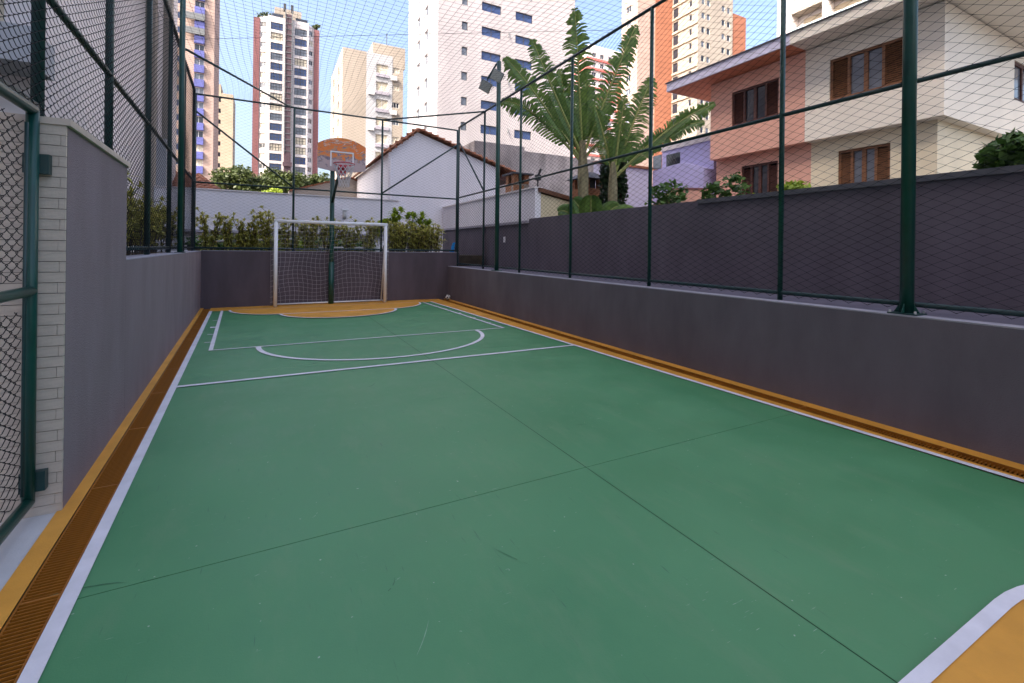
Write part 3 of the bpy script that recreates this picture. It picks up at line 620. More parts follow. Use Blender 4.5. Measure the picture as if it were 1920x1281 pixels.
def rosette_plant(name, base, h, nst, label, cat, m_, L=0.17, w=0.011, spread=0.25, layers=4, per=16, group=None, bushy=False):
    base = Vector(base); t = thing(name, base, label, cat, group); lv = []; stm = MB()
    for s_ in range(nst):
        az = random.uniform(0, 6.28); sp = spread * math.sqrt(random.random()); hh_ = h * random.uniform(0.62, 1.0)
        top_ = base + Vector((math.cos(az) * sp, math.sin(az) * sp * 0.7, hh_)); mid = base.lerp(top_, 0.5) + Vector((random.uniform(-.05, .05), random.uniform(-.05, .05), 0))
        rb_ = 0.05 if not bushy else sp * 0.8
        bs_ = base + Vector((math.cos(az) * rb_, math.sin(az) * rb_ * .7, -0.03)); mid = bs_.lerp(top_, 0.5) + Vector((random.uniform(-.04, .04), random.uniform(-.04, .04), 0))
        stm.tube([bs_, mid, top_], [0.011, 0.008, 0.005], 5)
        for q in range(layers):
            f = 1 - q * (0.20 if not bushy else 0.16) * random.uniform(0.7, 1.2)
            if f < 0.12: continue
            c = (mid.lerp(top_, (f - .5) * 2) if f > .5 else bs_.lerp(mid, f * 2))
            lv += rosette(c + Vector((random.uniform(-.03, .03), random.uniform(-.03, .03), 0)), per if q == 0 else int(per * 0.7), L * (1 if q == 0 else 0.85), w)
            if random.random() < (0.6 if not bushy else 0.9):
                c2 = c + Vector((random.uniform(-.16, .16), random.uniform(-.14, .14), random.uniform(0.0, .14))); stm.tube([c, c2], [0.006, 0.004], 4); lv += rosette(c2, int(per * 0.8), L * 0.85, w)
    V, F = strips(lv); rawmesh('foliage', V - np.array(base), F, m_, t); stm.build('stems', 'bark', t); return t
def leafcloud(centers, n, size, squash=0.6):
    """leaf quads scattered in ellipsoids [(c, rx, ry, rz)]"""
    vol = np.array([c[1] * c[2] * c[3] for c in centers]); vol = vol ** 0.8; cnt = (n * vol / vol.sum()).astype(int) + 1; Vs = []
    for (c, rx, ry, rz), k in zip(centers, cnt):
        d = rng.normal(size=(k, 3)); d /= np.linalg.norm(d, axis=1, keepdims=True); rad = rng.random(k) ** 0.45
        p = np.array(c) + d * rad[:, None] * np.array([rx, ry, rz])
        a = rng.normal(size=(k, 3)); a[:, 2] *= squash; a /= np.linalg.norm(a, axis=1, keepdims=True); b = np.cross(a, d + 0.6 * rng.normal(size=(k, 3))); b /= np.linalg.norm(b, axis=1, keepdims=True) + 1e-9
        s_ = size * (0.6 + 0.8 * rng.random(k))[:, None]
        Vs.append(np.stack([p - a * s_ * 0.5, p + b * s_ * 0.27 + a * s_ * 0.05, p + a * s_ * 0.5, p - b * s_ * 0.27 + a * s_ * 0.05], 1))
    V = np.concatenate(Vs).reshape(-1, 3); return V, np.arange(len(V)).reshape(-1, 4)
def clumps(c, rx, ry, rz, n, f=0.42):
    out = []
    for k in range(n):
        d = rng.normal(size=3); d /= np.linalg.norm(d); q = 0.75 * rng.random() ** 0.4
        s_ = f * (0.6 + 0.7 * rng.random()); out.append((np.array(c) + d * q * np.array([rx, ry, rz]), rx * s_, ry * s_, rz * s_))
    return out
def tree(name, base, trunk_h, crown, n, size, m_, label, cat='tree', tr=0.16, nc=14, group=None, f=0.42):
    base = Vector(base); t = thing(name, base, label, cat, group); c, rx, ry, rz = crown; cl = clumps(c, rx, ry, rz, nc, f)
    V, F = leafcloud(cl, n, size); rawmesh('crown', V - np.array(base), F, m_, t)
    tb = MB(); c = Vector(c); top_ = Vector((base.x, base.y, base.z + trunk_h)); tb.tube([base, base.lerp(top_, 0.5) + Vector((tr * 0.4, 0, 0)), top_], [tr, tr * 0.8, tr * 0.65], 8)
    for q in cl[:8]:
        e = Vector(q[0]); tb.tube([top_, top_.lerp(e, 0.5) + Vector((0, 0, 0.05 * rz)), e], [tr * 0.5, tr * 0.3, tr * 0.12], 5)
    tb.build('trunk', 'bark', t); return t

# variegated plants along the end planter
ordn = ['first', 'second', 'third', 'fourth', 'fifth', 'sixth', 'seventh', 'eighth', 'ninth', 'tenth']
for k, (x, y, h) in enumerate([(-1.25, 13.05, 0.78), (-0.72, 13.1, 0.62), (-0.42, 13.2, 0.78), (0.08, 13.0, 0.86), (0.52, 13.1, 0.72), (0.98, 13.15, 0.74), (1.42, 13.1, 0.78), (1.98, 13.2, 0.72), (2.42, 13.1, 0.74)]):
    lab = ['yellow-green variegated shrub at the left end of the far planter'] + ['yellow-green variegated shrub, %s from the left in the far planter' % o_ for o_ in ordn[1:]]
    rosette_plant('variegated_shrub', (x, y, 1.23), h * 1.2, 13 + (k % 3), lab[k], 'shrub', 'leaf_varieg', L=0.18, w=0.0145, spread=0.34, layers=6, per=20, group='variegated shrubs in the far planter')
for k, (x, y, h, s_) in enumerate([(3.38, 13.25, 0.74, 0.48), (4.12, 13.2, 0.72, 0.50)]):
    rosette_plant('variegated_shrub', (x, y, 1.23), h * 1.15, 60, ['dense yellow-green bush in the far planter, right of the goal', 'dense yellow-green bush in the far planter beside the right corner post'][k], 'shrub', 'leaf_varieg', L=0.15, w=0.012, spread=s_, layers=6, per=14, bushy=True, group='dense bushes right of the goal')
for k, (x, y, h) in enumerate([(2.95, 13.7, 0.95), (3.45, 13.75, 1.28), (3.85, 13.8, 1.12), (4.25, 13.8, 1.14)]):
    rosette_plant('ti_plant', (x, y, 1.23), h * 1.08, 6, 'bright lime broad-leaved plant behind the dense bushes, %s from the left' % ordn[k], 'plant', 'leaf_lime', L=0.30, w=0.03, spread=0.24, layers=2, per=18, group='lime plants behind the dense bushes')
# shrubs seen through the left fence
for k, (y, x, h) in enumerate([(5.6, -1.75, 0.80), (6.5, -1.85, 0.74), (7.5, -1.85, 0.78), (8.6, -1.95, 0.7), (9.9, -2.0, 0.72), (11.2, -2.0, 0.74)]):
    rosette_plant('variegated_shrub', (x, y, 1.22), h * 1.2, 22, 'variegated shrub behind the left fence, %s from the camera' % ordn[k], 'shrub', 'leaf_varieg', L=0.18, w=0.013, spread=0.45, layers=5, per=15, bushy=True, group='variegated shrubs behind the left fence')
# low hedge and pipe rail
for k, (x0_, x1_, m_, lab) in enumerate([(-1.9, 0.2, 'leaf_green', 'low dark green hedge behind the far planter shrubs, left half'), (0.2, 0.95, 'leaf_lime', 'short lime green hedge clump behind the far planter shrubs'), (0.95, 3.0, 'leaf_green', 'low dark green hedge behind the goal, right half')]):
    t = thing('hedge', ((x0_ + x1_) / 2, 15.2, 1.22), lab, 'hedge')
    V, F = leafcloud([((x0_ + (x1_ - x0_) * (q + .5) / 7, 15.2 + random.uniform(-.15, .15), 1.45), (x1_ - x0_) / 9, 0.35, 0.28 + random.uniform(-.04, .06)) for q in range(7)], 2600, 0.10)
    rawmesh('foliage', V - np.array(wloc(t)), F, m_, t); MB().box(x0_, x1_, 15.1, 15.3, 1.21, 1.4).build('stems', 'bark', t)
pr_ = thing('pipe_rail', (0, 14.3, 1.23), 'pale grey pipe handrail among the far planter shrubs', 'handrail')
sbar('rail', (-1.5, 14.3, 1.52), (1.6, 14.3, 1.70), 0.03, pr_, 'pipe_grey'); sbar('rail', (1.0, 14.3, 1.40), (3.2, 14.3, 1.42), 0.03, pr_, 'pipe_grey')
for x, z in ((-1.4, 1.52), (0.0, 1.60), (1.5, 1.69), (3.1, 1.41)): sbar('post', (x, 14.3, 1.22), (x, 14.3, z), 0.022, pr_, 'pipe_grey')
bo = thing('folding_board', (2.75, 12.95, 1.23), 'white board leaning behind the right goal post', 'board')
MB().prism([(2.66, 12.90, 1.34), (2.72, 12.90, 1.34), (2.93, 12.96, 1.62), (2.87, 12.96, 1.62)], (0, 0.30, 0)).build('panel', 'goal_white', bo)
MB().box(2.62, 2.72, 12.88, 13.0, 1.22, 1.36).build('foot', 'goal_white', bo); sbar('leg', (2.92, 13.1, 1.22), (2.86, 13.1, 1.58), 0.012, bo, 'black_plastic')

# ------------------------------------------------------------------ buildings: facade with real openings
WC = {}
def window_mesh(w, h, nx, nz, fr, gl, ft=0.06, d=0.18):
    key = (round(w, 2), round(h, 2), nx, nz, fr, gl, ft, d)
    if key in WC: return WC[key]
    mb = MB(); y0, y1 = d - 0.06, d
    mb.box(0, w, y0, y1, 0, ft); mb.box(0, w, y0, y1, h - ft, h); mb.box(0, ft, y0, y1, ft, h - ft); mb.box(w - ft, w, y0, y1, ft, h - ft)
    for i in range(1, nx): mb.box(w * i / nx - ft / 2, w * i / nx + ft / 2, y0 + 0.002, y1, ft, h - ft)
    for j in range(1, nz): mb.box(ft, w - ft, y0 + 0.004, y1 - 0.002, h * j / nz - ft / 2, h * j / nz + ft / 2)
    mb.poly([(0, d - 0.02, 0), (w, d - 0.02, 0), (w, d - 0.02, h), (0, d - 0.02, h)], 1)
    WC[key] = mb.mesh('window', [fr, gl]); return WC[key]
def facade(mb, o, ud, W_, z0, z1, ops, d=0.2, mi=0, rmi=None):
    """wall sheet from o along ud (unit, 2D) with openings (u0,u1,za,zb); inward normal is ud rotated +90deg"""
    rmi = mi if rmi is None else rmi
    iv = (-ud[1], ud[0])
    def P(u, z, dd=0): return (o[0] + ud[0] * u + iv[0] * dd, o[1] + ud[1] * u + iv[1] * dd, z)
    us = sorted({0, W_, *[round(q, 4) for op in ops for q in op[:2]]}); zs = sorted({z0, z1, *[round(q, 4) for op in ops for q in op[2:4]]})
    us = [u for u in us if 0 <= u <= W_]; zs = [z for z in zs if z0 <= z <= z1]
    hole = set()
    for op in ops:
        for i in range(len(us) - 1):
            if us[i] >= op[0] - 1e-3 and us[i + 1] <= op[1] + 1e-3:
                for j in range(len(zs) - 1):
                    if zs[j] >= op[2] - 1e-3 and zs[j + 1] <= op[3] + 1e-3: hole.add((i, j))
    for j in range(len(zs) - 1):
        i = 0
        while i < len(us) - 1:
            if (i, j) in hole: i += 1; continue
            k = i
            while k + 1 < len(us) - 1 and (k + 1, j) not in hole: k += 1
            mb.poly([P(us[i], zs[j]), P(us[k + 1], zs[j]), P(us[k + 1], zs[j + 1]), P(us[i], zs[j + 1])], mi); i = k + 1
    for u0_, u1_, za, zb in [op[:4] for op in ops]:
        for a, b in (((u0_, za), (u1_, za)), ((u1_, za), (u1_, zb)), ((u1_, zb), (u0_, zb)), ((u0_, zb), (u0_, za))):
            mb.poly([P(*a), P(*b), P(*b, d), P(*a, d)], rmi)
def building(name, label, x0, x1, y0, y1, z1, wallm, front=(), left=(), right=(), roof=None, cat='building', z0=-0.2, group=None, root=None):
    """axis-aligned block. openings are (u0,u1,za,zb,nx,nz,frame,glass): front u from x0; left u measured from the far end y1; right u from y0"""
    t = root or thing(name, ((x0 + x1) / 2, (y0 + y1) / 2, 0), label, cat, group)
    mb = MB()
    facade(mb, (x0, y0), (1, 0), x1 - x0, z0, z1, [o_[:4] for o_ in front])
    facade(mb, (x0, y1), (0, -1), y1 - y0, z0, z1, [o_[:4] for o_ in left])
    facade(mb, (x1, y0), (0, 1), y1 - y0, z0, z1, [o_[:4] for o_ in right])
    mb.poly([(x1, y1, z0), (x0, y1, z0), (x0, y1, z1), (x1, y1, z1)])
    if roof is None: mb.poly([(x0, y0, z1), (x1, y0, z1), (x1, y1, z1), (x0, y1, z1)])
    mb.build('wall', wallm, t)
    for ops, rot, f in ((front, 0, lambda u: (x0 + u, y0)), (left, -math.pi / 2, lambda u: (x0, y1 - u)), (right, math.pi / 2, lambda u: (x1, y0 + u))):
        for o_ in ops:
            u0_, u1_, za, zb, nx, nz, fr, gl = o_
            inst('window', window_mesh(u1_ - u0_, zb - za, nx, nz, fr, gl), t, (*f(u0_), za), rot)
    return t
def rg_(*a): return random.choice(a)

# host tower on the left, the building this court belongs to
ho_ = thing('apartment_building', (-8, 17, 0), 'pale plastered apartment building behind the left fence', 'building')
rops = []
for k in range(10):
    for a in (8.3, 10.3): rops.append((a, a + 1.1, 5.2 + 2.9 * k, 6.5 + 2.9 * k, 2, 1, 'frame_dark', rg_('glass_grey', 'curtain', 'glass_dark')))
fops = []
for k in range(10): fops.append((3.2, 10.2, 4.85 + 2.9 * k, 6.75 + 2.9 * k, 4, 1, 'frame_white', rg_('curtain', 'glass_grey', 'curtain')))
building('apartment_building', '', -14, -3.4, 10.5, 23.5, 36, 'plaster_white', front=fops, right=rops, root=ho_)
for k in range(10): MB().box(-14, -3.2, 9.6, 10.497, 4.16 + 2.9 * k, 4.71 + 2.9 * k).build('balcony', 'grey_paint', ho_)
for y in (17.9, 20.6): MB().box(-3.398, -3.15, y, y + 0.35, 1.3, 36).build('pilaster', 'plaster_cream', ho_)
MB().box(-3.398, -3.05, 19.2, 20.4, 2.6, 5.0).build('service_box', 'grey_paint', ho_)
hb_ = building('apartment_building', 'tall pale apartment wing out of view at the far left, shading the court', -24, -7.5, -40, 9.3, 36, 'plaster_white',  # unseen wing, put in to shade the court, height set for skylight
    right=[(a, a + 1.8, 1.2 + 2.9 * k, 2.6 + 2.9 * k, 2, 1, 'frame_white', rg_('glass_grey', 'glass_dark', 'curtain')) for a in range(2, 46, 6) for k in range(0, 11)])
hb_['label'] = 'tall pale apartment wing at the far left behind the gate'

# garden wall and low houses beyond the far planter
gw = thing('garden_wall', (1, 18, 0), 'long white garden wall behind the far planter', 'wall')
MB().box(-3.3, 4.52, 18.0, 18.2, -0.2, 3.25).build('wall_body', 'plaster_cool', gw); MB().box(-3.3, 4.52, 17.96, 18.24, 3.252, 3.29).build('coping', 'plaster_white', gw)
MB().box(-3.0, 3.9, 17.75, 17.998, 1.86, 1.94).build('ledge', 'coping_grey', gw)
hs = thing('small_house', (-3.5, 24, 0), 'little house with a terracotta roof just left of the far trees', 'house')
MB().box(-6, -1.9, 22.0, 26, -0.2, 3.55).build('wall', 'plaster_white', hs)
def tile_roof(t, p00, p10, p11, p01, nu, nv, m_='terracotta'):
    """rows of barrel tiles on a sloped quad, joined into one part"""
    p00, p10, p11, p01 = map(Vector, (p00, p10, p11, p01)); V = []; F = []; seg = 4; nrm = (p10 - p00).cross(p01 - p00).normalized(); amp = 0.07
    for i in range(nu * seg + 1):
        for j in range(nv + 1):
            for e in (0, 1):
                v = min(1, (j + e * 0.98) / nv) if j < nv else 1
                u = i / (nu * seg); a = p00.lerp(p10, u); b = p01.lerp(p11, u); V.append(a.lerp(b, v) + nrm * (amp * abs(math.sin(math.pi * i / seg * 1.0)) + 0.035 * (1 - e)))
    n2 = (nv + 1) * 2
    for i in range(nu * seg):
        for j in range(n2 - 1): F.append((i * n2 + j, (i + 1) * n2 + j, (i + 1) * n2 + j + 1, i * n2 + j + 1))
    o_ = rawmesh('roof_tiles', np.array([tuple(v) for v in V]) - np.array(wloc(t)), np.array(F), m_, t); return tag(o_, kind='stuff')
tile_roof(hs, (-6.2, 21.7, 3.55), (-1.5, 21.7, 3.55), (-2.6, 24.2, 4.5), (-5.2, 24.2, 4.5), 16, 7)
gb = thing('gabled_house', (7.2, 24, 0), 'white gabled house with terracotta roof edge behind the far right corner', 'house')
gp3 = [(4.55, 20, -0.2), (9.83, 20, -0.2), (9.83, 20, 5.30), (5.80, 20, 6.55), (4.55, 20, 5.52)]
MB().prism(gp3[::-1], (0, 9, 0)).build('wall', 'plaster_cool', gb)
tile_roof(gb, (10.95, 19.75, 5.06), (10.95, 29.2, 5.06), (5.80, 29.2, 6.64), (5.80, 19.75, 6.64), 34, 14)
tile_roof(gb, (5.80, 19.75, 6.64), (5.80, 29.2, 6.64), (4.30, 29.2, 5.40), (4.30, 19.75, 5.40), 34, 5)
vt = MB().tube([(0, -0.16, 0), (0, 0.16, 0)], 0.06, 8).mesh('verge_tile', 'terracotta')
for k in range(17):
    f = (k + .5) / 17; o_ = inst('verge_tile', vt, gb, (5.8 + 5.15 * f, 19.86, 6.68 - 1.58 * f)); o_.rotation_euler = (0, R(17), R(90))
for k in range(6):
    f = (k + .5) / 6; o_ = inst('verge_tile', vt, gb, (5.8 - 1.45 * f, 19.86, 6.68 - 1.20 * f)); o_.rotation_euler = (0, R(-39.6), R(90))
MB().box(9.84, 10.85, 20.1, 28.5, 4.80, 4.96).build('eave_beam', 'wood_dark', gb); MB().tube([(4.62, 19.93, 0), (4.62, 19.93, 5.3)], 0.05, 8).build('downpipe', 'plaster_cool', gb)
fh = thing('far_hall', (3.5, 32, 0), 'sunlit cream low hall with sloping roof behind the hoop', 'house')
MB().prism([(1.0, 28, -0.2), (1.0, 28, 4.5), (4.1, 28, 5.5), (6.9, 28, 4.6), (6.9, 28, -0.2)], (0, 8, 0)).build('wall', 'plaster_cream', fh)
tile_roof(fh, (1.0, 27.8, 4.53), (1.0, 36, 4.53), (4.1, 36, 5.53), (4.1, 27.8, 5.53), 20, 8); tile_roof(fh, (4.1, 27.8, 5.53), (4.1, 36, 5.53), (7.1, 36, 4.56), (7.1, 27.8, 4.56), 20, 8)
ww = thing('yard_wall', (7.1, 15, 0), 'plain white yard wall above the dark boundary wall', 'wall')
MB().box(7.0, 7.2, 11.80, 19.9, -0.2, 3.25).build('wall_body', 'plaster_cool', ww); MB().box(6.95, 7.25, 11.79, 19.9, 3.252, 3.30).build('coping', 'plaster_white', ww)
lh = thing('lean_to', (9, 13, 0), 'yellow plastered lean-to with a brown sloping roof edge', 'shed')
MB().prism([(7.202, 11.8, -0.2), (7.202, 11.8, 3.10), (11.6, 11.8, 2.32), (11.6, 11.8, -0.2)], (0, 3.5, 0)).build('wall', 'yellow_plaster', lh)
MB().prism([(7.10, 11.7, 3.15), (7.10, 11.7, 3.27), (11.9, 11.7, 2.42), (11.9, 11.7, 2.30)], (0, 3.7, 0)).build('roof', 'frame_brown', lh)
def chimney(x, y, z0, z1, w, label, cap):
    t = thing('brick_chimney', (x, y, 0), label, 'chimney'); bh, bw = 0.075, 0.21
    MB().box(x - w / 2 + .012, x + w / 2 - .012, y - w / 2 + .012, y + w / 2 - .012, z0, z1 - 0.32).build('core', 'mortar', t)
    me = MB().box(-bw / 2 + .006, bw / 2 - .006, -0.03, 0.02, 0.006, bh).mesh('brick', 'brick'); me2 = MB().box(-bw / 4 + .006, bw / 4 - .006, -0.03, 0.02, 0.006, bh).mesh('brick', 'brick')
    n = int((z1 - 0.32 - z0) / bh); nb = int(w / bw)
    for r_ in range(n):
        for side in range(2):
            for k in range(nb + (r_ % 2)):
                u = -w / 2 + bw * (k + (0.5 if r_ % 2 == 0 else 0.0)); hf = r_ % 2 == 1 and k in (0, nb)
                if hf: u += bw / 4 * (1 if k == 0 else -1)
                ax = (x + u, y - w / 2 + 0.03, z0 + r_ * bh) if side == 0 else (x - w / 2 + 0.03, y - u, z0 + r_ * bh)
                inst('brick', me2 if hf else me, t, ax, 0 if side == 0 else -math.pi / 2)
    for ax in (-1, 1):
        for ay in (-1, 1): MB().box(x + ax * (w / 2 - .10) - .09, x + ax * (w / 2 - .10) + .09, y + ay * (w / 2 - .10) - .09, y + ay * (w / 2 - .10) + .09, z1 - 0.32, z1 - 0.002).build('pillar', 'brick', t)
    MB().box(x - w / 2 + .2, x + w / 2 - .2, y - w / 2 + .2, y + w / 2 - .2, z1 - 0.32, z1 - .002).build('flue', 'black_plastic', t)
    c = MB()
    if cap == 'flat': c.box(x - w / 2 - .1, x + w / 2 + .12, y - w / 2 - .1, y + w / 2 + .1, z1, z1 + .05)
    else:
        q = w / 2 + 0.16; c.add([(x - q, y - q, z1), (x + q, y - q, z1), (x + q, y + q, z1), (x - q, y + q, z1), (x - .15, y - .15, z1 + .26), (x + .15, y - .15, z1 + .26), (x + .15, y + .15, z1 + .26), (x - .15, y + .15, z1 + .26)],
            [(0, 3, 2, 1), (4, 5, 6, 7), (0, 1, 5, 4), (1, 2, 6, 5), (2, 3, 7, 6), (3, 0, 4, 7)])
    c.build('cap', 'coping_dark', t)
chimney(7.75, 14.3, 2.6, 4.02, 0.62, 'square brick chimney with a flat cap behind the white yard wall', 'flat')
chimney(9.75, 12.9, 2.4, 3.85, 0.78, 'brick chimney with a hipped concrete cap behind the banana stem', 'hip')
rwl = thing('rough_wall', (14, 26, 0), 'tall weathered grey wall under the white tower', 'wall')
MB().box(11.1, 14.6, 26, 30, -0.2, 8.05).build('wall_body', 'rough_wall', rwl); MB().box(14.602, 21, 26, 30, -0.2, 7.78).build('wall_body', 'rough_wall', rwl)
MB().box(10.2, 11.098, 26.3, 29, -0.2, 7.35).build('wall_body', 'rough_wall', rwl)
sc_ = thing('security_light', (7.35, 11.95, 3.2), 'small black security light on a stub at the white wall corner', 'light')
sbar('stem', (7.12, 11.85, 3.29), (7.12, 11.85, 3.62), 0.02, sc_, 'black_plastic', 8); MB().box(7.05, 7.19, 11.78, 11.92, 3.50, 3.66).build('housing', 'black_plastic', sc_); MB().tube([(7.14, 11.84, 3.66), (7.20, 11.82, 3.84)], 0.035, 8).build('head', 'black_plastic', sc_)

# pink and cream houses on the right
def shutter_window(t, x, y0, y1, z0, z1, wood, frac=0.27, glass='glass_dark'):
    """window in a wall facing -X at plane x, with louvred side shutters"""
    wn = thing('window', (x, (y0 + y1) / 2, z0), '', 'x'); del wn['category']; 
    if 'label' in wn: del wn['label']
    wn.parent = t; wn.location = Vector((x, (y0 + y1) / 2, z0)) - wloc(t)
    ft = 0.07; fr = MB()
    fr.box(x - 0.03, x + 0.06, y0, y1, z0, z0 + ft); fr.box(x - 0.03, x + 0.06, y0, y1, z1 - ft, z1); fr.box(x - 0.03, x + 0.06, y0, y0 + ft, z0 + ft, z1 - ft); fr.box(x - 0.03, x + 0.06, y1 - ft, y1, z0 + ft, z1 - ft)
    sw = (y1 - y0) * frac; ym = (y0 + y1) / 2
    for yy_ in (y0 + sw, y1 - sw): fr.box(x - 0.028, x + 0.05, yy_ - 0.035, yy_ + 0.035, z0 + ft, z1 - ft)
    fr.box(x - 0.015, x + 0.05, ym - 0.05, ym + 0.05, z0 + ft, z1 - ft); fr.build('frame', wood, wn)
    for a, b in ((y0 + ft, y0 + sw - 0.035), (y1 - sw + 0.035, y1 - ft)):
        sh = MB(); n = int((z1 - z0 - 2 * ft) / 0.055)
        for k in range(n):
            zz = z0 + ft + k * 0.055; sh.add([(x - 0.02, a, zz), (x - 0.02, b, zz), (x + 0.02, b, zz + 0.05), (x + 0.02, a, zz + 0.05), (x - 0.012, a, zz), (x - 0.012, b, zz), (x + 0.028, b, zz + 0.05), (x + 0.028, a, zz + 0.05)], [(0, 1, 2, 3), (4, 7, 6, 5), (0, 4, 5, 1)])
        tag(sh.build('shutter', wood, wn), kind='stuff')
    for a, b in ((y0 + sw + 0.035, ym - 0.05), (ym + 0.05, y1 - sw - 0.035)):
        MB().poly([(x + 0.03, b, z0 + ft), (x + 0.03, a, z0 + ft), (x + 0.03, a, z1 - ft), (x + 0.03, b, z1 - ft)]).build('pane', glass, wn)
    MB().box(x - 0.07, x - 0.031, y0 - 0.06, y1 + 0.06, z0 - 0.06, z0 - 0.002).build('sill', 'house_white', wn)
def house(label, ya, yb, up, lo, wood, wins_u, wins_l, south):
    t = thing('two_storey_house', (16, (ya + yb) / 2, 0), label, 'house'); XU, XL, ZB, ZR = 14.3, 14.65, 4.78, 7.52
    ys_ = ya - (0.0 if not south else 0); mb = MB()
    facade(mb, (XU, yb), (0, -1), yb - ya, ZB, ZR, [(yb - b, yb - a, z0, z1) for a, b, z0, z1 in wins_u], 0.07)
    mb.poly([(XU, yb, ZB), (XL + 0.2, yb, ZB), (XL + 0.2, ya, ZB), (XU, ya, ZB)]); mb.poly([(XU, yb, ZB), (XU, yb, ZR), (24, yb, ZR), (24, yb, ZB)])
    if south:
        facade(mb, (XU, ya), (1, 0), 9.7, ZB, ZR, [(4.45, 6.0, 5.88, 7.0)], 0.07); mb.poly([(XL + 0.2, ya, ZB), (24, ya, ZB), (24, ya + .5, ZB), (XL + 0.2, ya + .5, ZB)])
    mb.poly([(24, ya, -0.2), (24, yb, -0.2), (24, yb, ZR), (24, ya, ZR)]); mb.build('upper_wall', up, t); MB().box(XL + 0.6, XL + 0.7, ya + .5, yb - .1, -0.2, ZR - 0.01).build('light_blocker', 'black_plastic', t); mb = MB(); yl_ = ya + (0.24 if south else 0)  # black sheet added behind the windows to block light through the shutters
    facade(mb, (XL, yb), (0, -1), yb - yl_, -0.2, ZB - 0.002, [(yb - b, yb - a, z0, z1) for a, b, z0, z1 in wins_l], 0.07)
    if south: mb.poly([(XL, yl_, -0.2), (24, yl_, -0.2), (24, yl_, ZB - 0.002), (XL, yl_, ZB - 0.002)])
    else: mb.poly([(XL, yb, -0.2), (XL, yb, ZB), (24, yb, ZB), (24, yb, -0.2)])
    mb.build('lower_wall', lo, t)
    for a, b, z0, z1 in wins_u: shutter_window(t, XU + 0.07, a, b, z0, z1, wood, glass='glass_grey' if south else 'glass_dark')
    for a, b, z0, z1 in wins_l: shutter_window(t, XL + 0.07, a, b, z0, z1, wood, glass='glass_grey' if south else 'glass_dark')
    return t
pk = house('salmon pink half of the two-storey pair with dark shutters', 8.215, 11.58, 'house_pink', 'house_pink', 'wood_dark', [(9.03, 10.71, 5.80, 7.0)], [(9.25, 10.56, 3.3, 4.43)], False)
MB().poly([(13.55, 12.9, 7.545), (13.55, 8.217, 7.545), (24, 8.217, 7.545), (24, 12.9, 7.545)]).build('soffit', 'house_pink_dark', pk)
MB().box(13.5, 24, 8.217, 12.95, 7.55, 7.86).build('eave_fascia', 'lilac_pale', pk); MB().box(13.45, 24, 8.217, 13.0, 7.862, 7.89).build('roof', 'coping_dark', pk)
cr = house('cream half of the two-storey pair with brown louvred shutters', 4.96, 8.213, 'house_white', 'house_cream', 'wood_mid', [(5.74, 7.53, 5.80, 7.0)], [(6.18, 7.46, 3.3, 4.40)], True)
MB().box(13.5, 24.5, 4.0, 8.215, 7.55, 7.86).build('eave_fascia', 'house_white', cr); MB().box(13.45, 24.5, 3.95, 8.215, 7.862, 7.89).build('roof', 'coping_dark', cr)
inst('window', window_mesh(1.55, 1.12, 2, 1, 'wood_dark', 'glass_grey', 0.09, 0.1), cr, (18.75, 4.96, 5.88))
bq = MB().box(16.95, 17.45, 5.17, 5.198, 3.0, 3.55).build('glass_block', 'glass_grey', cr)
ll = thing('lilac_house', (15.5, 13, 0), 'lilac painted house beyond the pink house', 'house')
MB().box(14.9, 22, 11.9, 14.5, -0.2, 5.68).build('upper_wall', 'lilac', ll); MB().box(14.86, 22, 11.9, 14.55, 5.682, 5.95).build('parapet', 'plaster_white', ll)
MB().prism([(14.35, 14.48, -0.2), (14.35, 14.48, 4.83), (14.35, 12.9, 4.92), (14.35, 11.9, 4.55), (14.35, 11.9, -0.2)], (0.548, 0, 0)).build('lower_wall', 'lilac', ll)
MB().box(14.33, 14.35, 13.98, 14.45, 4.85, 5.42).build('grille_back', 'glass_grey', ll)
gr = MB()
for k in range(6): gr.tube([(14.87, 13.55 + 0.13 * k, 4.95), (14.87, 13.55 + 0.13 * min(5, k + 3), 4.95 + 0.13 * (min(5, k + 3) - k) * 1.4)], 0.012, 4); gr.tube([(14.87, 13.55 + 0.13 * k, 4.95), (14.87, 13.55 + 0.13 * max(0, k - 3), 4.95 + 0.13 * (k - max(0, k - 3)) * 1.4)], 0.012, 4)
gr.build('window_grille', 'frame_dark', ll); MB().box(14.885, 14.9, 13.52, 14.25, 4.93, 5.5).build('window', 'glass_dark', ll)
lpw = thing('pale_yard_wall', (13.5, 14.6, 0), 'pale lilac yard wall with a tile coping behind the right shrubs', 'wall')
MB().box(11.4, 14.34, 14.5, 14.7, -0.2, 4.85).build('wall_body', 'lilac_pale', lpw); MB().box(11.4, 14.34, 14.42, 14.78, 4.852, 4.95).build('coping', 'terracotta', lpw)
pw = thing('pink_yard_wall', (13.2, 11, 0), 'low pink yard wall with stepped red coping below the lilac house', 'wall')
pts_ = [(13.2, 14.0, -0.2), (13.2, 14.0, 2.75), (13.2, 12.3, 3.72), (13.2, 10.8, 3.55), (13.2, 10.8, -0.2)]
MB().prism(pts_, (0.18, 0, 0)).build('wall_body', 'house_pink', pw)
MB().prism([(13.17, 14.0, 2.752), (13.17, 14.0, 2.79), (13.17, 12.3, 3.77), (13.17, 10.8, 3.60), (13.17, 10.8, 3.552), (13.17, 12.3, 3.722)], (0.24, 0, 0)).build('coping', 'brown_red', pw)

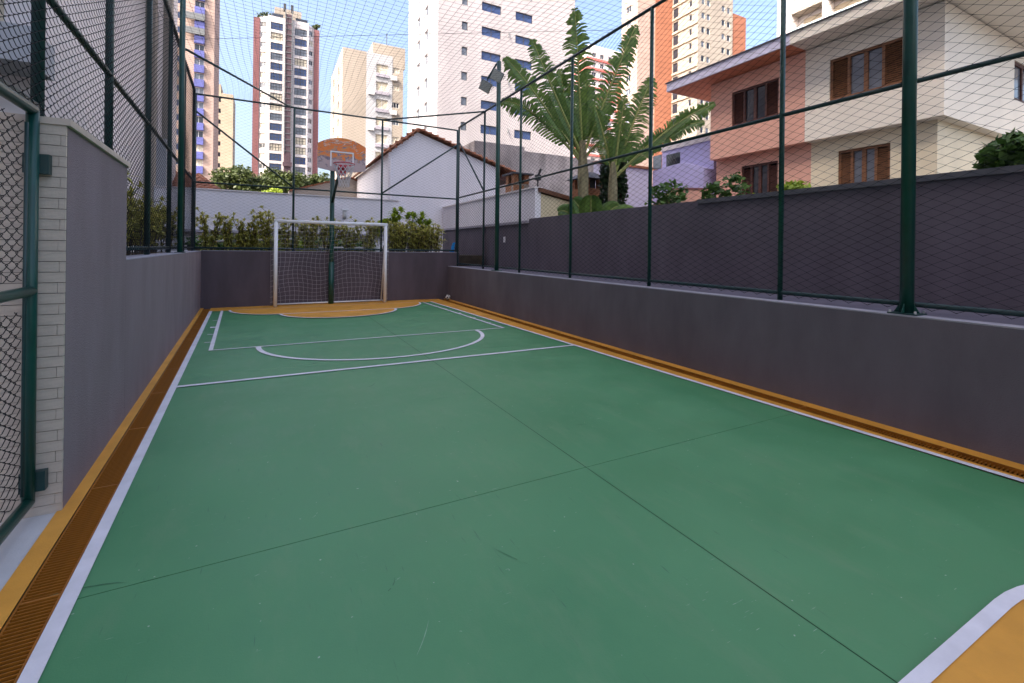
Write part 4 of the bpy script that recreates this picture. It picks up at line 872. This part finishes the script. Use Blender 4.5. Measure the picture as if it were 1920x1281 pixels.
# ------------------------------------------------------------------ towers
wt_f = []; wt_l = []
for k in range(0, 14):
    zt = 26.72 + 2.79 * (k - 7)
    wt_f.append((2.74, 3.46, zt - 0.95, zt - 0.02, 1, 1, 'frame_dark', 'glass_grey')); wt_f.append((5.15, 7.6, zt - 1.0, zt, 2, 1, 'frame_dark', 'glass_blue')); wt_f.append((9.48, 11.8, zt - 1.0, zt, 2, 1, 'frame_dark', 'glass_blue'))
    for a in (4.1, 7.2): wt_l.append((a, a + 1.2, zt - 1.2, zt, 1, 1, 'frame_white', 'glass_grey'))
wt = building('apartment_tower', 'big plain white tower with blue ribbon windows behind the floodlight pole', 16.04, 34.0, 48, 60, 46, 'tower_white', wt_f, wt_l)
for k in range(5): MB().tube([(24.6, 47.95, 15.6 + 5.58 * k), (24.6, 47.85, 15.2 + 5.58 * k), (24.5, 47.7, 14.95 + 5.58 * k)], 0.06, 6).build('vent_pipe', 'lamp_grey', wt)
mf = []; ml = []
for k in range(9):
    zt = 29.5 - 2.68 * k
    mf.append((4.85, 6.65, zt - 1.35, zt, 2, 1, 'frame_white', rg_('curtain', 'curtain', 'glass_grey'))); mf.append((7.1, 8.4, zt - 0.95, zt - 0.1, 3, 1, 'frame_white', rg_('glass_dark', 'glass_grey', 'curtain')))
    ml += [(3.0, 4.2, zt - 1.2, zt, 1, 1, 'frame_dark', 'glass_grey'), (9.0, 10.2, zt - 1.2, zt, 1, 1, 'frame_dark', 'glass_grey')]
mbd = building('apartment_block', 'grey and cream apartment block left of the big white tower', 9.5, 18.5, 72, 86, 31.0, 'plaster_cream', mf, ml)
MB().box(12.9, 17.55, 71.955, 71.997, 0, 31.02).build('grey_panel', 'grey_paint', mbd)
bpy.data.objects.remove([c for c in mbd.children if c.name.startswith('grey_panel')][0])
mbp = MB(); facade(mbp, (12.9, 71.96), (1, 0), 4.65, 0, 31.02, [(o_[0] - 3.4, o_[1] - 3.4, o_[2], o_[3]) for o_ in mf if o_[1] - 3.4 < 4.65 and o_[0] > 3.4 and o_[1] < 8.0], 0.04); 
mbp = MB(); facade(mbp, (12.9, 71.96), (1, 0), 3.9, 0, 31.02, [(o_[0] - 3.4, o_[1] - 3.4, o_[2], o_[3]) for o_ in mf if o_[0] < 6], 0.04); mbp.build('grey_panel', 'grey_paint', mbd)
for k in range(9):
    MB().box(14.25, 16.3, 71.75, 71.955, 29.5 - 2.68 * k - 1.95, 29.5 - 2.68 * k - 1.5).build('balcony_rail', 'coping_grey', mbd)
MB().box(14.6, 19.8, 76, 84, 31.02, 34.4).build('roof_block', 'plaster_cream', mbd); MB().tube([(17.2, 78, 34.4), (17.2, 78, 37.2)], 0.06, 5).build('antenna', 'frame_dark', mbd)

bt = thing('apartment_tower', (3.7, 128, 0), 'slim tower with wine-red corner strips and a dark central shaft behind the end fence', 'building')
mb = MB(); NF = 21; zz = [55.3 - 2.42 * k for k in range(NF)]
fo = [(0.65, 3.25, z - 1.75, z, 4, 2, 'frame_dark', rg_('glass_blue', 'glass_grey', 'curtain', 'glass_blue')) for z in zz] + [(5.85, 8.6, z - 2.1, z - 0.35, 4, 2, 'frame_dark', rg_('glass_blue', 'glass_grey', 'curtain', 'glass_grey')) for z in zz]
facade(mb, (-0.5, 125), (1, 0), 8.95, -0.2, 56.8, [o_[:4] for o_ in fo], 0.2)
for o_ in fo: inst('window', window_mesh(o_[1] - o_[0], o_[3] - o_[2], *o_[4:8], 0.09), bt, (-0.5 + o_[0], 125, o_[2]))
for sgn, xa, xb in ((-1, -2.2, -0.5), (1, 8.45, 9.8)):
    L_ = math.hypot(xb - xa, 1.2); so_ = [(0.25, L_ - 0.35, z - 1.3, z - 0.1, 2, 1, 'frame_white', rg_('curtain', 'glass_grey', 'glass_dark', 'glass_grey')) for z in zz]
    o2 = (xa, 126.2) if sgn < 0 else (xa, 125); ud_ = ((xb - xa) / L_, (-1.2 if sgn < 0 else 1.2) / L_); facade(mb, o2, ud_, L_, -0.2, 56.4, [o_[:4] for o_ in so_], 0.2)
    an = math.atan2(ud_[1], ud_[0])
    for o_ in so_: inst('window', window_mesh(o_[1] - o_[0], o_[3] - o_[2], *o_[4:8]), bt, (o2[0] + ud_[0] * o_[0], o2[1] + ud_[1] * o_[0], o_[2]), an)
mb.poly([(-2.2, 126.2, 56.4), (-0.5, 125, 56.4), (8.45, 125, 56.4), (9.8, 126.2, 56.4), (9.8, 135, 56.4), (-2.2, 135, 56.4)]); mb.build('wall', 'plaster_white', bt)
MB().box(-3.5, -2.2, 125.9, 135, -0.2, 56.0).build('corner_strip', 'brown_red', bt); MB().box(9.8, 11.0, 125.9, 135, -0.2, 56.0).build('corner_strip', 'brown_red', bt)
MB().box(3.25, 4.75, 124.2, 124.997, -0.2, 57.6).build('shaft', 'dark_purple', bt)
for x in (3.2, 4.62): MB().box(x, x + 0.18, 124.05, 124.197, 24, 58.5).build('shaft_rail', 'lamp_grey', bt)
for k in range(24): MB().box(3.38, 4.62, 124.1, 124.196, 24.5 + 1.4 * k, 24.65 + 1.4 * k).build('shaft_rung', 'lamp_grey', bt)
for k in range(9): MB().box(3.0, 5.0, 123.9, 124.196, 1.5 + 2.42 * k, 2.5 + 2.42 * k).build('shaft_panel', 'dark_purple', bt)
MB().box(0.9, 6.9, 127, 133, 56.4, 60.0).build('roof_block', 'plaster_cream', bt); MB().box(0.4, 2.8, 125.3, 126.9, 56.4, 57.6).build('roof_window', 'glass_dark', bt); MB().box(5.5, 8.2, 125.3, 126.9, 56.4, 57.6).build('roof_window', 'glass_dark', bt)
for x in (3.1, 4.7): MB().box(x - .3, x + .3, 124.6, 125.2, 58.5, 60.2).build('antenna', 'frame_dark', bt)
for x, s_ in ((-1.2, 1.3), (10.2, 0.7)):
    V, F = leafcloud([((x + s_ * .5 * q, 126.5, 57.0 + 0.3 * q), s_, 0.8, s_ * 0.6) for q in (-1, 0, 1)], 250, 0.5); rawmesh('roof_plants', V - np.array(wloc(bt)), F, 'leaf_olive', bt)

bu = thing('apartment_tower', (-12.7, 110, 0), 'peach tower with blue balcony panels at the left of the end fence', 'building')
mb = MB(); bz = [60 - 2.72 * k for k in range(22)]
bfo = [(3.2, 4.75, z, z + 1.25, 2, 1, 'frame_white', rg_('glass_dark', 'glass_grey', 'curtain')) for z in bz] + [(0.5, 1.5, z, z + 1.25, 1, 1, 'frame_white', 'glass_blue') for z in bz]
facade(mb, (-15.75, 105), (1, 0), 6.35, -0.2, 62, [o_[:4] for o_ in bfo], 0.25); facade(mb, (-9.4, 105), (0, 1), 10, -0.2, 62, [], 0.2); mb.poly([(-15.75, 105, 62), (-9.4, 105, 62), (-9.4, 115, 62), (-15.75, 115, 62)]); mb.poly([(-15.75, 115, -.2), (-15.75, 105, -.2), (-15.75, 105, 62), (-15.75, 115, 62)])
mb.build('wall', 'peach', bu)
for o_ in bfo: inst('window', window_mesh(o_[1] - o_[0], o_[3] - o_[2], *o_[4:8]), bu, (-15.75 + o_[0], 105, o_[2]))
for k, z in enumerate(bz):
    MB().box(-12.55, -10.95, 104.55, 104.998, z - 1.42, z - 0.03).build('balcony_panel', 'blue_panel', bu)
    if z in bz[6:8]: MB().box(-14.2, -10.9, 104.2, 104.55, z + 0.1, z + 1.3).build('balcony_screen', 'lamp_grey', bu)
bb = building('apartment_block', 'beige block with tiny windows right of the peach tower', -14.5, -8.85, 150, 160, 43.5, 'plaster_beige',
    [(2.2, 2.75, 41 - 3.0 * k, 42.2 - 3.0 * k, 1, 1, 'frame_dark', 'glass_dark') for k in range(12)], right=[(3.0, 4.2, 41 - 3.0 * k, 42.2 - 3.0 * k, 1, 1, 'frame_dark', 'glass_dark') for k in range(12)])
MB().box(-14.5, -11.8, 150.5, 158, 43.5, 46).build('roof_block', 'plaster_beige', bb)

rt = building('apartment_tower', 'distant white tower with coral floor bands behind the banana leaves', 90, 112, 120, 134, 66.5, 'plaster_white',
    [(a, a + 1.6, 64 - 3.1 * k, 65.4 - 3.1 * k, 2, 1, 'frame_white', rg_('glass_grey', 'glass_dark')) for k in range(18) for a in (2, 5.2, 8.6, 15.5, 18.6)], [(a, a + 2.2, 64 - 3.1 * k, 65.4 - 3.1 * k, 2, 1, 'frame_white', 'glass_grey') for k in range(18) for a in (2.5, 8.5)])
for k in range(18): MB().box(89.6, 112.2, 119.6, 119.997, 62.9 - 3.1 * k, 63.6 - 3.1 * k).build('floor_band', 'coral_band', rt); MB().box(89.6, 89.997, 119.998, 134, 62.9 - 3.1 * k, 63.6 - 3.1 * k).build('floor_band', 'coral_band', rt)
MB().box(102.2, 103.6, 119.3, 119.598, 0, 58).build('lift_strip', 'orange_paint', rt); MB().box(93, 108, 123, 132, 66.5, 69.5).build('roof_block', 'plaster_white', rt)

ot = thing('apartment_tower', (80, 74, 0), 'orange and white striped tower beyond the pink house', 'building')
mb = MB(); facade(mb, (67.6, 73), (1, 0), 4.9, -0.2, 75, [], 0.2); lo_ = [(a, a + 1.5, 70 - 2.95 * k, 71.3 - 2.95 * k, 2, 1, 'frame_white', rg_('glass_grey', 'glass_dark')) for k in range(22) for a in (1.4,)]
facade(mb, (67.6, 77.9), (0, -1), 4.9, -0.2, 75, [o_[:4] for o_ in lo_], 0.2); mb.poly([(67.6, 73, 75), (80, 73, 75), (80, 77.9, 75), (67.6, 77.9, 75)]); mb.build('wall', 'peach', ot)
for o_ in lo_: inst('window', window_mesh(o_[1] - o_[0], o_[3] - o_[2], *o_[4:8]), ot, (67.6, 77.9 - o_[0], o_[2]), -math.pi / 2)
MB().box(72.5, 80.45, 72.8, 77.9, -0.2, 75.3).build('orange_wing', 'orange_paint', ot)
XB = 77.4; fb = []
for k in range(23):
    z = 70.2 - 2.95 * k
    for a in (1.0, 2.6, 7.2, 8.9): fb.append((a, a + 1.0, z, z + 1.25, 1, 1, 'frame_white', rg_('glass_dark', 'glass_grey', 'glass_dark')))
lb = [(4.4, 5.2, 70.2 - 2.95 * k, 71.5 - 2.95 * k, 1, 1, 'frame_white', 'glass_dark') for k in range(23)] + [(0.2, 1.6, 69.6 - 2.95 * k, 71.6 - 2.95 * k, 1, 1, 'frame_dark', 'glass_dark') for k in range(23)]
mb = MB(); facade(mb, (XB, 66), (1, 0), 10.7, -0.2, 75, [o_[:4] for o_ in fb], 0.2); facade(mb, (XB, 72.79), (0, -1), 6.79, -0.2, 75, [o_[:4] for o_ in lb], 0.2)
mb.poly([(XB, 66, 75), (XB + 10.7, 66, 75), (XB + 10.7, 74, 75), (XB, 74, 75)]); mb.build('front_wing', 'plaster_cream', ot)
for o_ in fb: inst('window', window_mesh(o_[1] - o_[0], o_[3] - o_[2], *o_[4:8]), ot, (XB + o_[0], 66, o_[2]))
for o_ in lb: inst('window', window_mesh(o_[1] - o_[0], o_[3] - o_[2], *o_[4:8]), ot, (XB, 72.79 - o_[0], o_[2]), -math.pi / 2)
for k in range(23): MB().box(XB - 0.25, XB - 0.002, 66.0, 72.7, 69.0 - 2.95 * k, 69.35 - 2.95 * k).build('floor_band', 'plaster_beige', ot)
MB().box(XB + 10.702, XB + 15.5, 66.3, 76, -0.2, 53.2).build('orange_wing', 'orange_paint', ot)

ba = thing('apartment_tower', (58, 26, 0), 'white tower with pale glass balconies above the house roofs', 'building')
MB().box(52.9, 66, 8, 33.7, -0.2, 60).build('wall', 'plaster_white', ba)
for k in range(20):
    z = 1.5 + 2.95 * k
    MB().box(51.5, 52.898, 23.0, 31.2, z, z + 0.28).build('balcony_slab', 'plaster_cream', ba); MB().box(51.5, 51.55, 23.0, 31.2, z + 0.282, z + 1.25).build('balcony_glass', 'glass_green', ba)
    MB().box(52.86, 52.899, 24, 30.6, z + 0.3, z + 2.5).build('balcony_door', 'plaster_beige', ba)
    MB().box(51.8, 52.898, 9.0, 20.0, z, z + 0.28).build('balcony_slab', 'plaster_cream', ba); MB().box(51.8, 51.85, 9.0, 20.0, z + 0.282, z + 1.15).build('balcony_rail', 'plaster_white', ba)
    MB().box(52.86, 52.899, 20.6, 22.0, z + 0.4, z + 2.2).build('window', 'glass_grey', ba)
for y in (22.4, 27.4, 31.2): MB().box(51.45, 52.897, y, y + 0.5, -0.2, 60).build('pier', 'plaster_white', ba)

# ------------------------------------------------------------------ trees and plants beyond
def big_leaf(t, p0, p1, wid, bend, toward, name='leaf', split=True):
    p0, p1 = Vector(p0), Vector(p1); ctrl = p0.lerp(p1, 0.55) + Vector(bend); n = 46; lv = []; mid = []
    for k in range(n + 1):
        s_ = k / n; mid.append(p0 * (1 - s_) ** 2 + ctrl * 2 * s_ * (1 - s_) + p1 * s_ * s_)
    ln = (p1 - p0).length
    for k in range(7, n):
        s_ = k / n; tg = (mid[k + 1] - mid[k - 1]).normalized(); sd = tg.cross(Vector(toward).normalized()).normalized(); nn = sd.cross(tg)
        prof = math.sin(math.pi * min(1, max(0.02, (s_ - 0.12) / 0.88)) ** 0.8) ** 0.5 if s_ < 0.995 else 0.1
        torn = min(1, max(0, (s_ - 0.18) / 0.3)) if split else 0
        for sg in (-1, 1):
            w = wid * 1.3 * prof * random.uniform(1.05 - 0.25 * torn, 1.05) * (0.5 if (split and random.random() < 0.07 * torn) else 1)
            dirv = (sd * sg + tg * (0.42 + 0.10 * torn * random.uniform(-1, 1))).normalized()
            dz = -random.uniform(0.10, 0.10 + 0.30 * torn) * w
            e = ln / n * (0.60 - torn * random.uniform(0.0, 0.30)); off = nn * random.uniform(-.05, .05) * wid * torn
            pts = [mid[k], mid[k] + dirv * w * 0.5 + off * .5 + nn * 0.14 * w, mid[k] + dirv * w * 0.85 + off * .8 + nn * 0.06 * w + Vector((0, 0, dz * .6)), mid[k] + dirv * w + Vector((0, 0, dz)) + off]
            lv.append((pts, [e, e, e * (1 - 0.3 * torn), e * (0.75 - 0.45 * torn)], tg))
    V, F = strips(lv); lo = rawmesh(name, V - np.array(wloc(t)), F, 'banana_leaf', t)
    MB().tube(mid, [0.045 * (1 - 0.9 * k / n) + 0.004 for k in range(n + 1)], 6).build('midrib', 'midrib', lo)
    return lo
tw = (-0.55, -0.83, 0.15)
b1 = thing('banana_palm', (8.35, 11.25, 0), 'tall banana-like palm with five torn leaves above the boundary wall', 'palm tree')
MB().tube([(8.35, 11.25, -0.1), (8.36, 11.25, 2.6), (8.34, 11.25, 3.6), (8.30, 11.26, 4.7)], [0.16, 0.14, 0.17, 0.10], 10).build('trunk', 'banana_trunk', b1)
crn = Vector((8.30, 11.25, 4.1))
for tip, bd_, wd in (((6.22, 12.35, 7.18), (-0.3, 0, 0.55), 0.34), ((6.15, 12.45, 5.85), (-0.35, 0.1, 0.95), 0.32), ((6.95, 12.0, 7.75), (-0.2, 0, 0.25), 0.36), ((8.06, 11.4, 8.72), (0.05, 0, 0.0), 0.42), ((9.72, 10.55, 8.25), (0.05, 0, 0.2), 0.36)):
    st = crn + Vector((random.uniform(-.06, .06), random.uniform(-.05, .05), 0)); big_leaf(b1, st, tip, wd, bd_, (tw[0] + random.uniform(-.3, .3), tw[1] + random.uniform(-.2, .2), tw[2] + random.uniform(-.2, .2)))
big_leaf(b1, crn, (9.5, 10.9, 4.6), 0.26, (0.2, 0, 0.9), (-.3, -.8, .5)); big_leaf(b1, crn + Vector((0, 0.1, 0)), (9.1, 12.2, 7.3), 0.34, (0.1, 0, 0.2), (-.7, -.6, .2))
big_leaf(b1, crn + Vector((0, 0.05, -.1)), (7.9, 11.9, 7.0), 0.30, (-0.2, 0, 0.2), (-.7, -.6, .3))
b2 = thing('banana_palm', (8.85, 10.5, 0), 'shorter banana-like palm with leaves arching to the right', 'palm tree')
MB().tube([(8.85, 10.5, -0.1), (8.86, 10.5, 2.4), (8.84, 10.5, 3.2), (8.86, 10.5, 4.0)], [0.13, 0.12, 0.14, 0.08], 10).build('trunk', 'banana_trunk', b2)
c2 = Vector((8.86, 10.5, 3.5))
for tip, bd_, wd in (((9.84, 9.97, 6.49), (-0.05, 0, 0.15), 0.36), ((11.45, 9.12, 5.75), (0.1, 0, 0.55), 0.26), ((11.2, 9.26, 5.2), (0.2, 0, 0.75), 0.22), ((8.5, 10.9, 5.6), (0, 0, .3), 0.26), ((9.0, 10.2, 5.9), (0, 0, 0.1), 0.24)):
    big_leaf(b2, c2, tip, wd, bd_, (tw[0] + random.uniform(-.3, .3), tw[1] + random.uniform(-.2, .2), tw[2] + random.uniform(-.2, .3)))
b3 = thing('banana_plant', (7.6, 9.9, 0), 'low clump of broad dark banana leaves peeking over the boundary wall', 'plant')
MB().tube([(7.6, 9.9, -0.1), (7.6, 9.9, 2.0)], [0.09, 0.06], 8).build('stem', 'banana_trunk', b3)
for tip, bd_ in (((6.9, 10.4, 2.45), (-.1, 0, .5)), ((7.45, 9.7, 2.85), (0, 0, .2)), ((8.2, 9.5, 2.6), (.1, 0, .4)), ((8.6, 9.3, 2.45), (.1, 0, .5)), ((7.1, 10.0, 2.75), (0, 0, .3))):
    big_leaf(b3, (7.6, 9.9, 1.7), tip, 0.24, bd_, (-.5, -.7, .5), split=False)
tree('evergreen_tree', (9.75, 11.55, 0), 2.2, ((9.75, 11.55, 3.85), 0.55, 0.5, 1.5), 5200, 0.13, 'leaf_dark', 'dark narrow evergreen between the two banana stems', tr=0.10, nc=14)
tree('broadleaf_bush', (8.2, 2.2, 0), 1.9, ((8.75, 1.95, 2.62), 0.95, 0.75, 0.52), 5200, 0.15, 'leaf_green', 'dense glossy green bush over the boundary wall at the right edge', 'bush', tr=0.08, nc=24, f=0.36)
tree('small_shrub', (7.9, 7.4, 0), 1.9, ((7.9, 7.45, 2.62), 0.5, 0.75, 0.48), 420, 0.13, 'leaf_green', 'sparse leafy shrub over the boundary wall before the lilac wall', 'shrub', tr=0.03, nc=16, f=0.25)
tree('small_shrub', (8.2, 6.1, 0), 1.9, ((8.2, 6.2, 2.55), 0.55, 0.8, 0.52), 520, 0.13, 'leaf_green', 'taller sparse shrub over the boundary wall before the pink house', 'shrub', tr=0.03, nc=18, f=0.24)
tree('small_shrub', (8.0, 4.9, 0), 1.9, ((8.0, 4.95, 2.38), 0.45, 0.7, 0.30), 900, 0.11, 'leaf_lime', 'yellow-green shrub under the lower pink house window', 'shrub', tr=0.03, nc=14, f=0.3)
tree('small_shrub', (8.0, 3.9, 0), 1.9, ((8.0, 3.95, 2.26), 0.35, 0.45, 0.22), 260, 0.11, 'leaf_green', 'small sprig over the wall under the cream house', 'shrub', tr=0.02, nc=10, f=0.3)
tree('street_tree', (-2.4, 40, 0), 4.2, ((-1.9, 40, 6.15), 2.2, 1.8, 1.35), 5200, 0.26, 'leaf_olive', 'leafy olive-green tree above the garden wall near the peach tower', nc=18)
tree('street_tree', (1.2, 42, 0), 4.4, ((0.9, 42, 6.6), 2.1, 1.8, 1.5), 5200, 0.26, 'leaf_olive', 'leafy olive-green tree above the garden wall under the slim tower', nc=18)
tree('street_tree', (3.6, 44, 0), 4.4, ((3.4, 44, 6.5), 2.0, 1.8, 1.5), 5200, 0.26, 'leaf_olive', 'leafy olive-green tree partly behind the backboard', nc=18)
tree('lime_bush', (0.45, 33, 0), 2.6, ((0.4, 33, 4.5), 0.95, 0.8, 0.75), 3800, 0.16, 'leaf_lime', 'bright yellow-green bush above the garden wall', 'bush', tr=0.08, nc=16)

acm = MB().box(-0.45, 0.45, -0.4, 0, 0, 0.65).mesh('air_conditioner', 'frame_white')
for (x, z) in ((13.6, 24.6), (13.6, 19.2), (17.0, 22.0), (17.0, 27.3), (13.6, 13.9)): inst('air_conditioner', acm, mbd, (x, 71.95, z))
for (x, z) in ((8.6, 4.0), (17.9, 30.0)): inst('air_conditioner', acm, wt, (16.04 + x, 47.998, z))
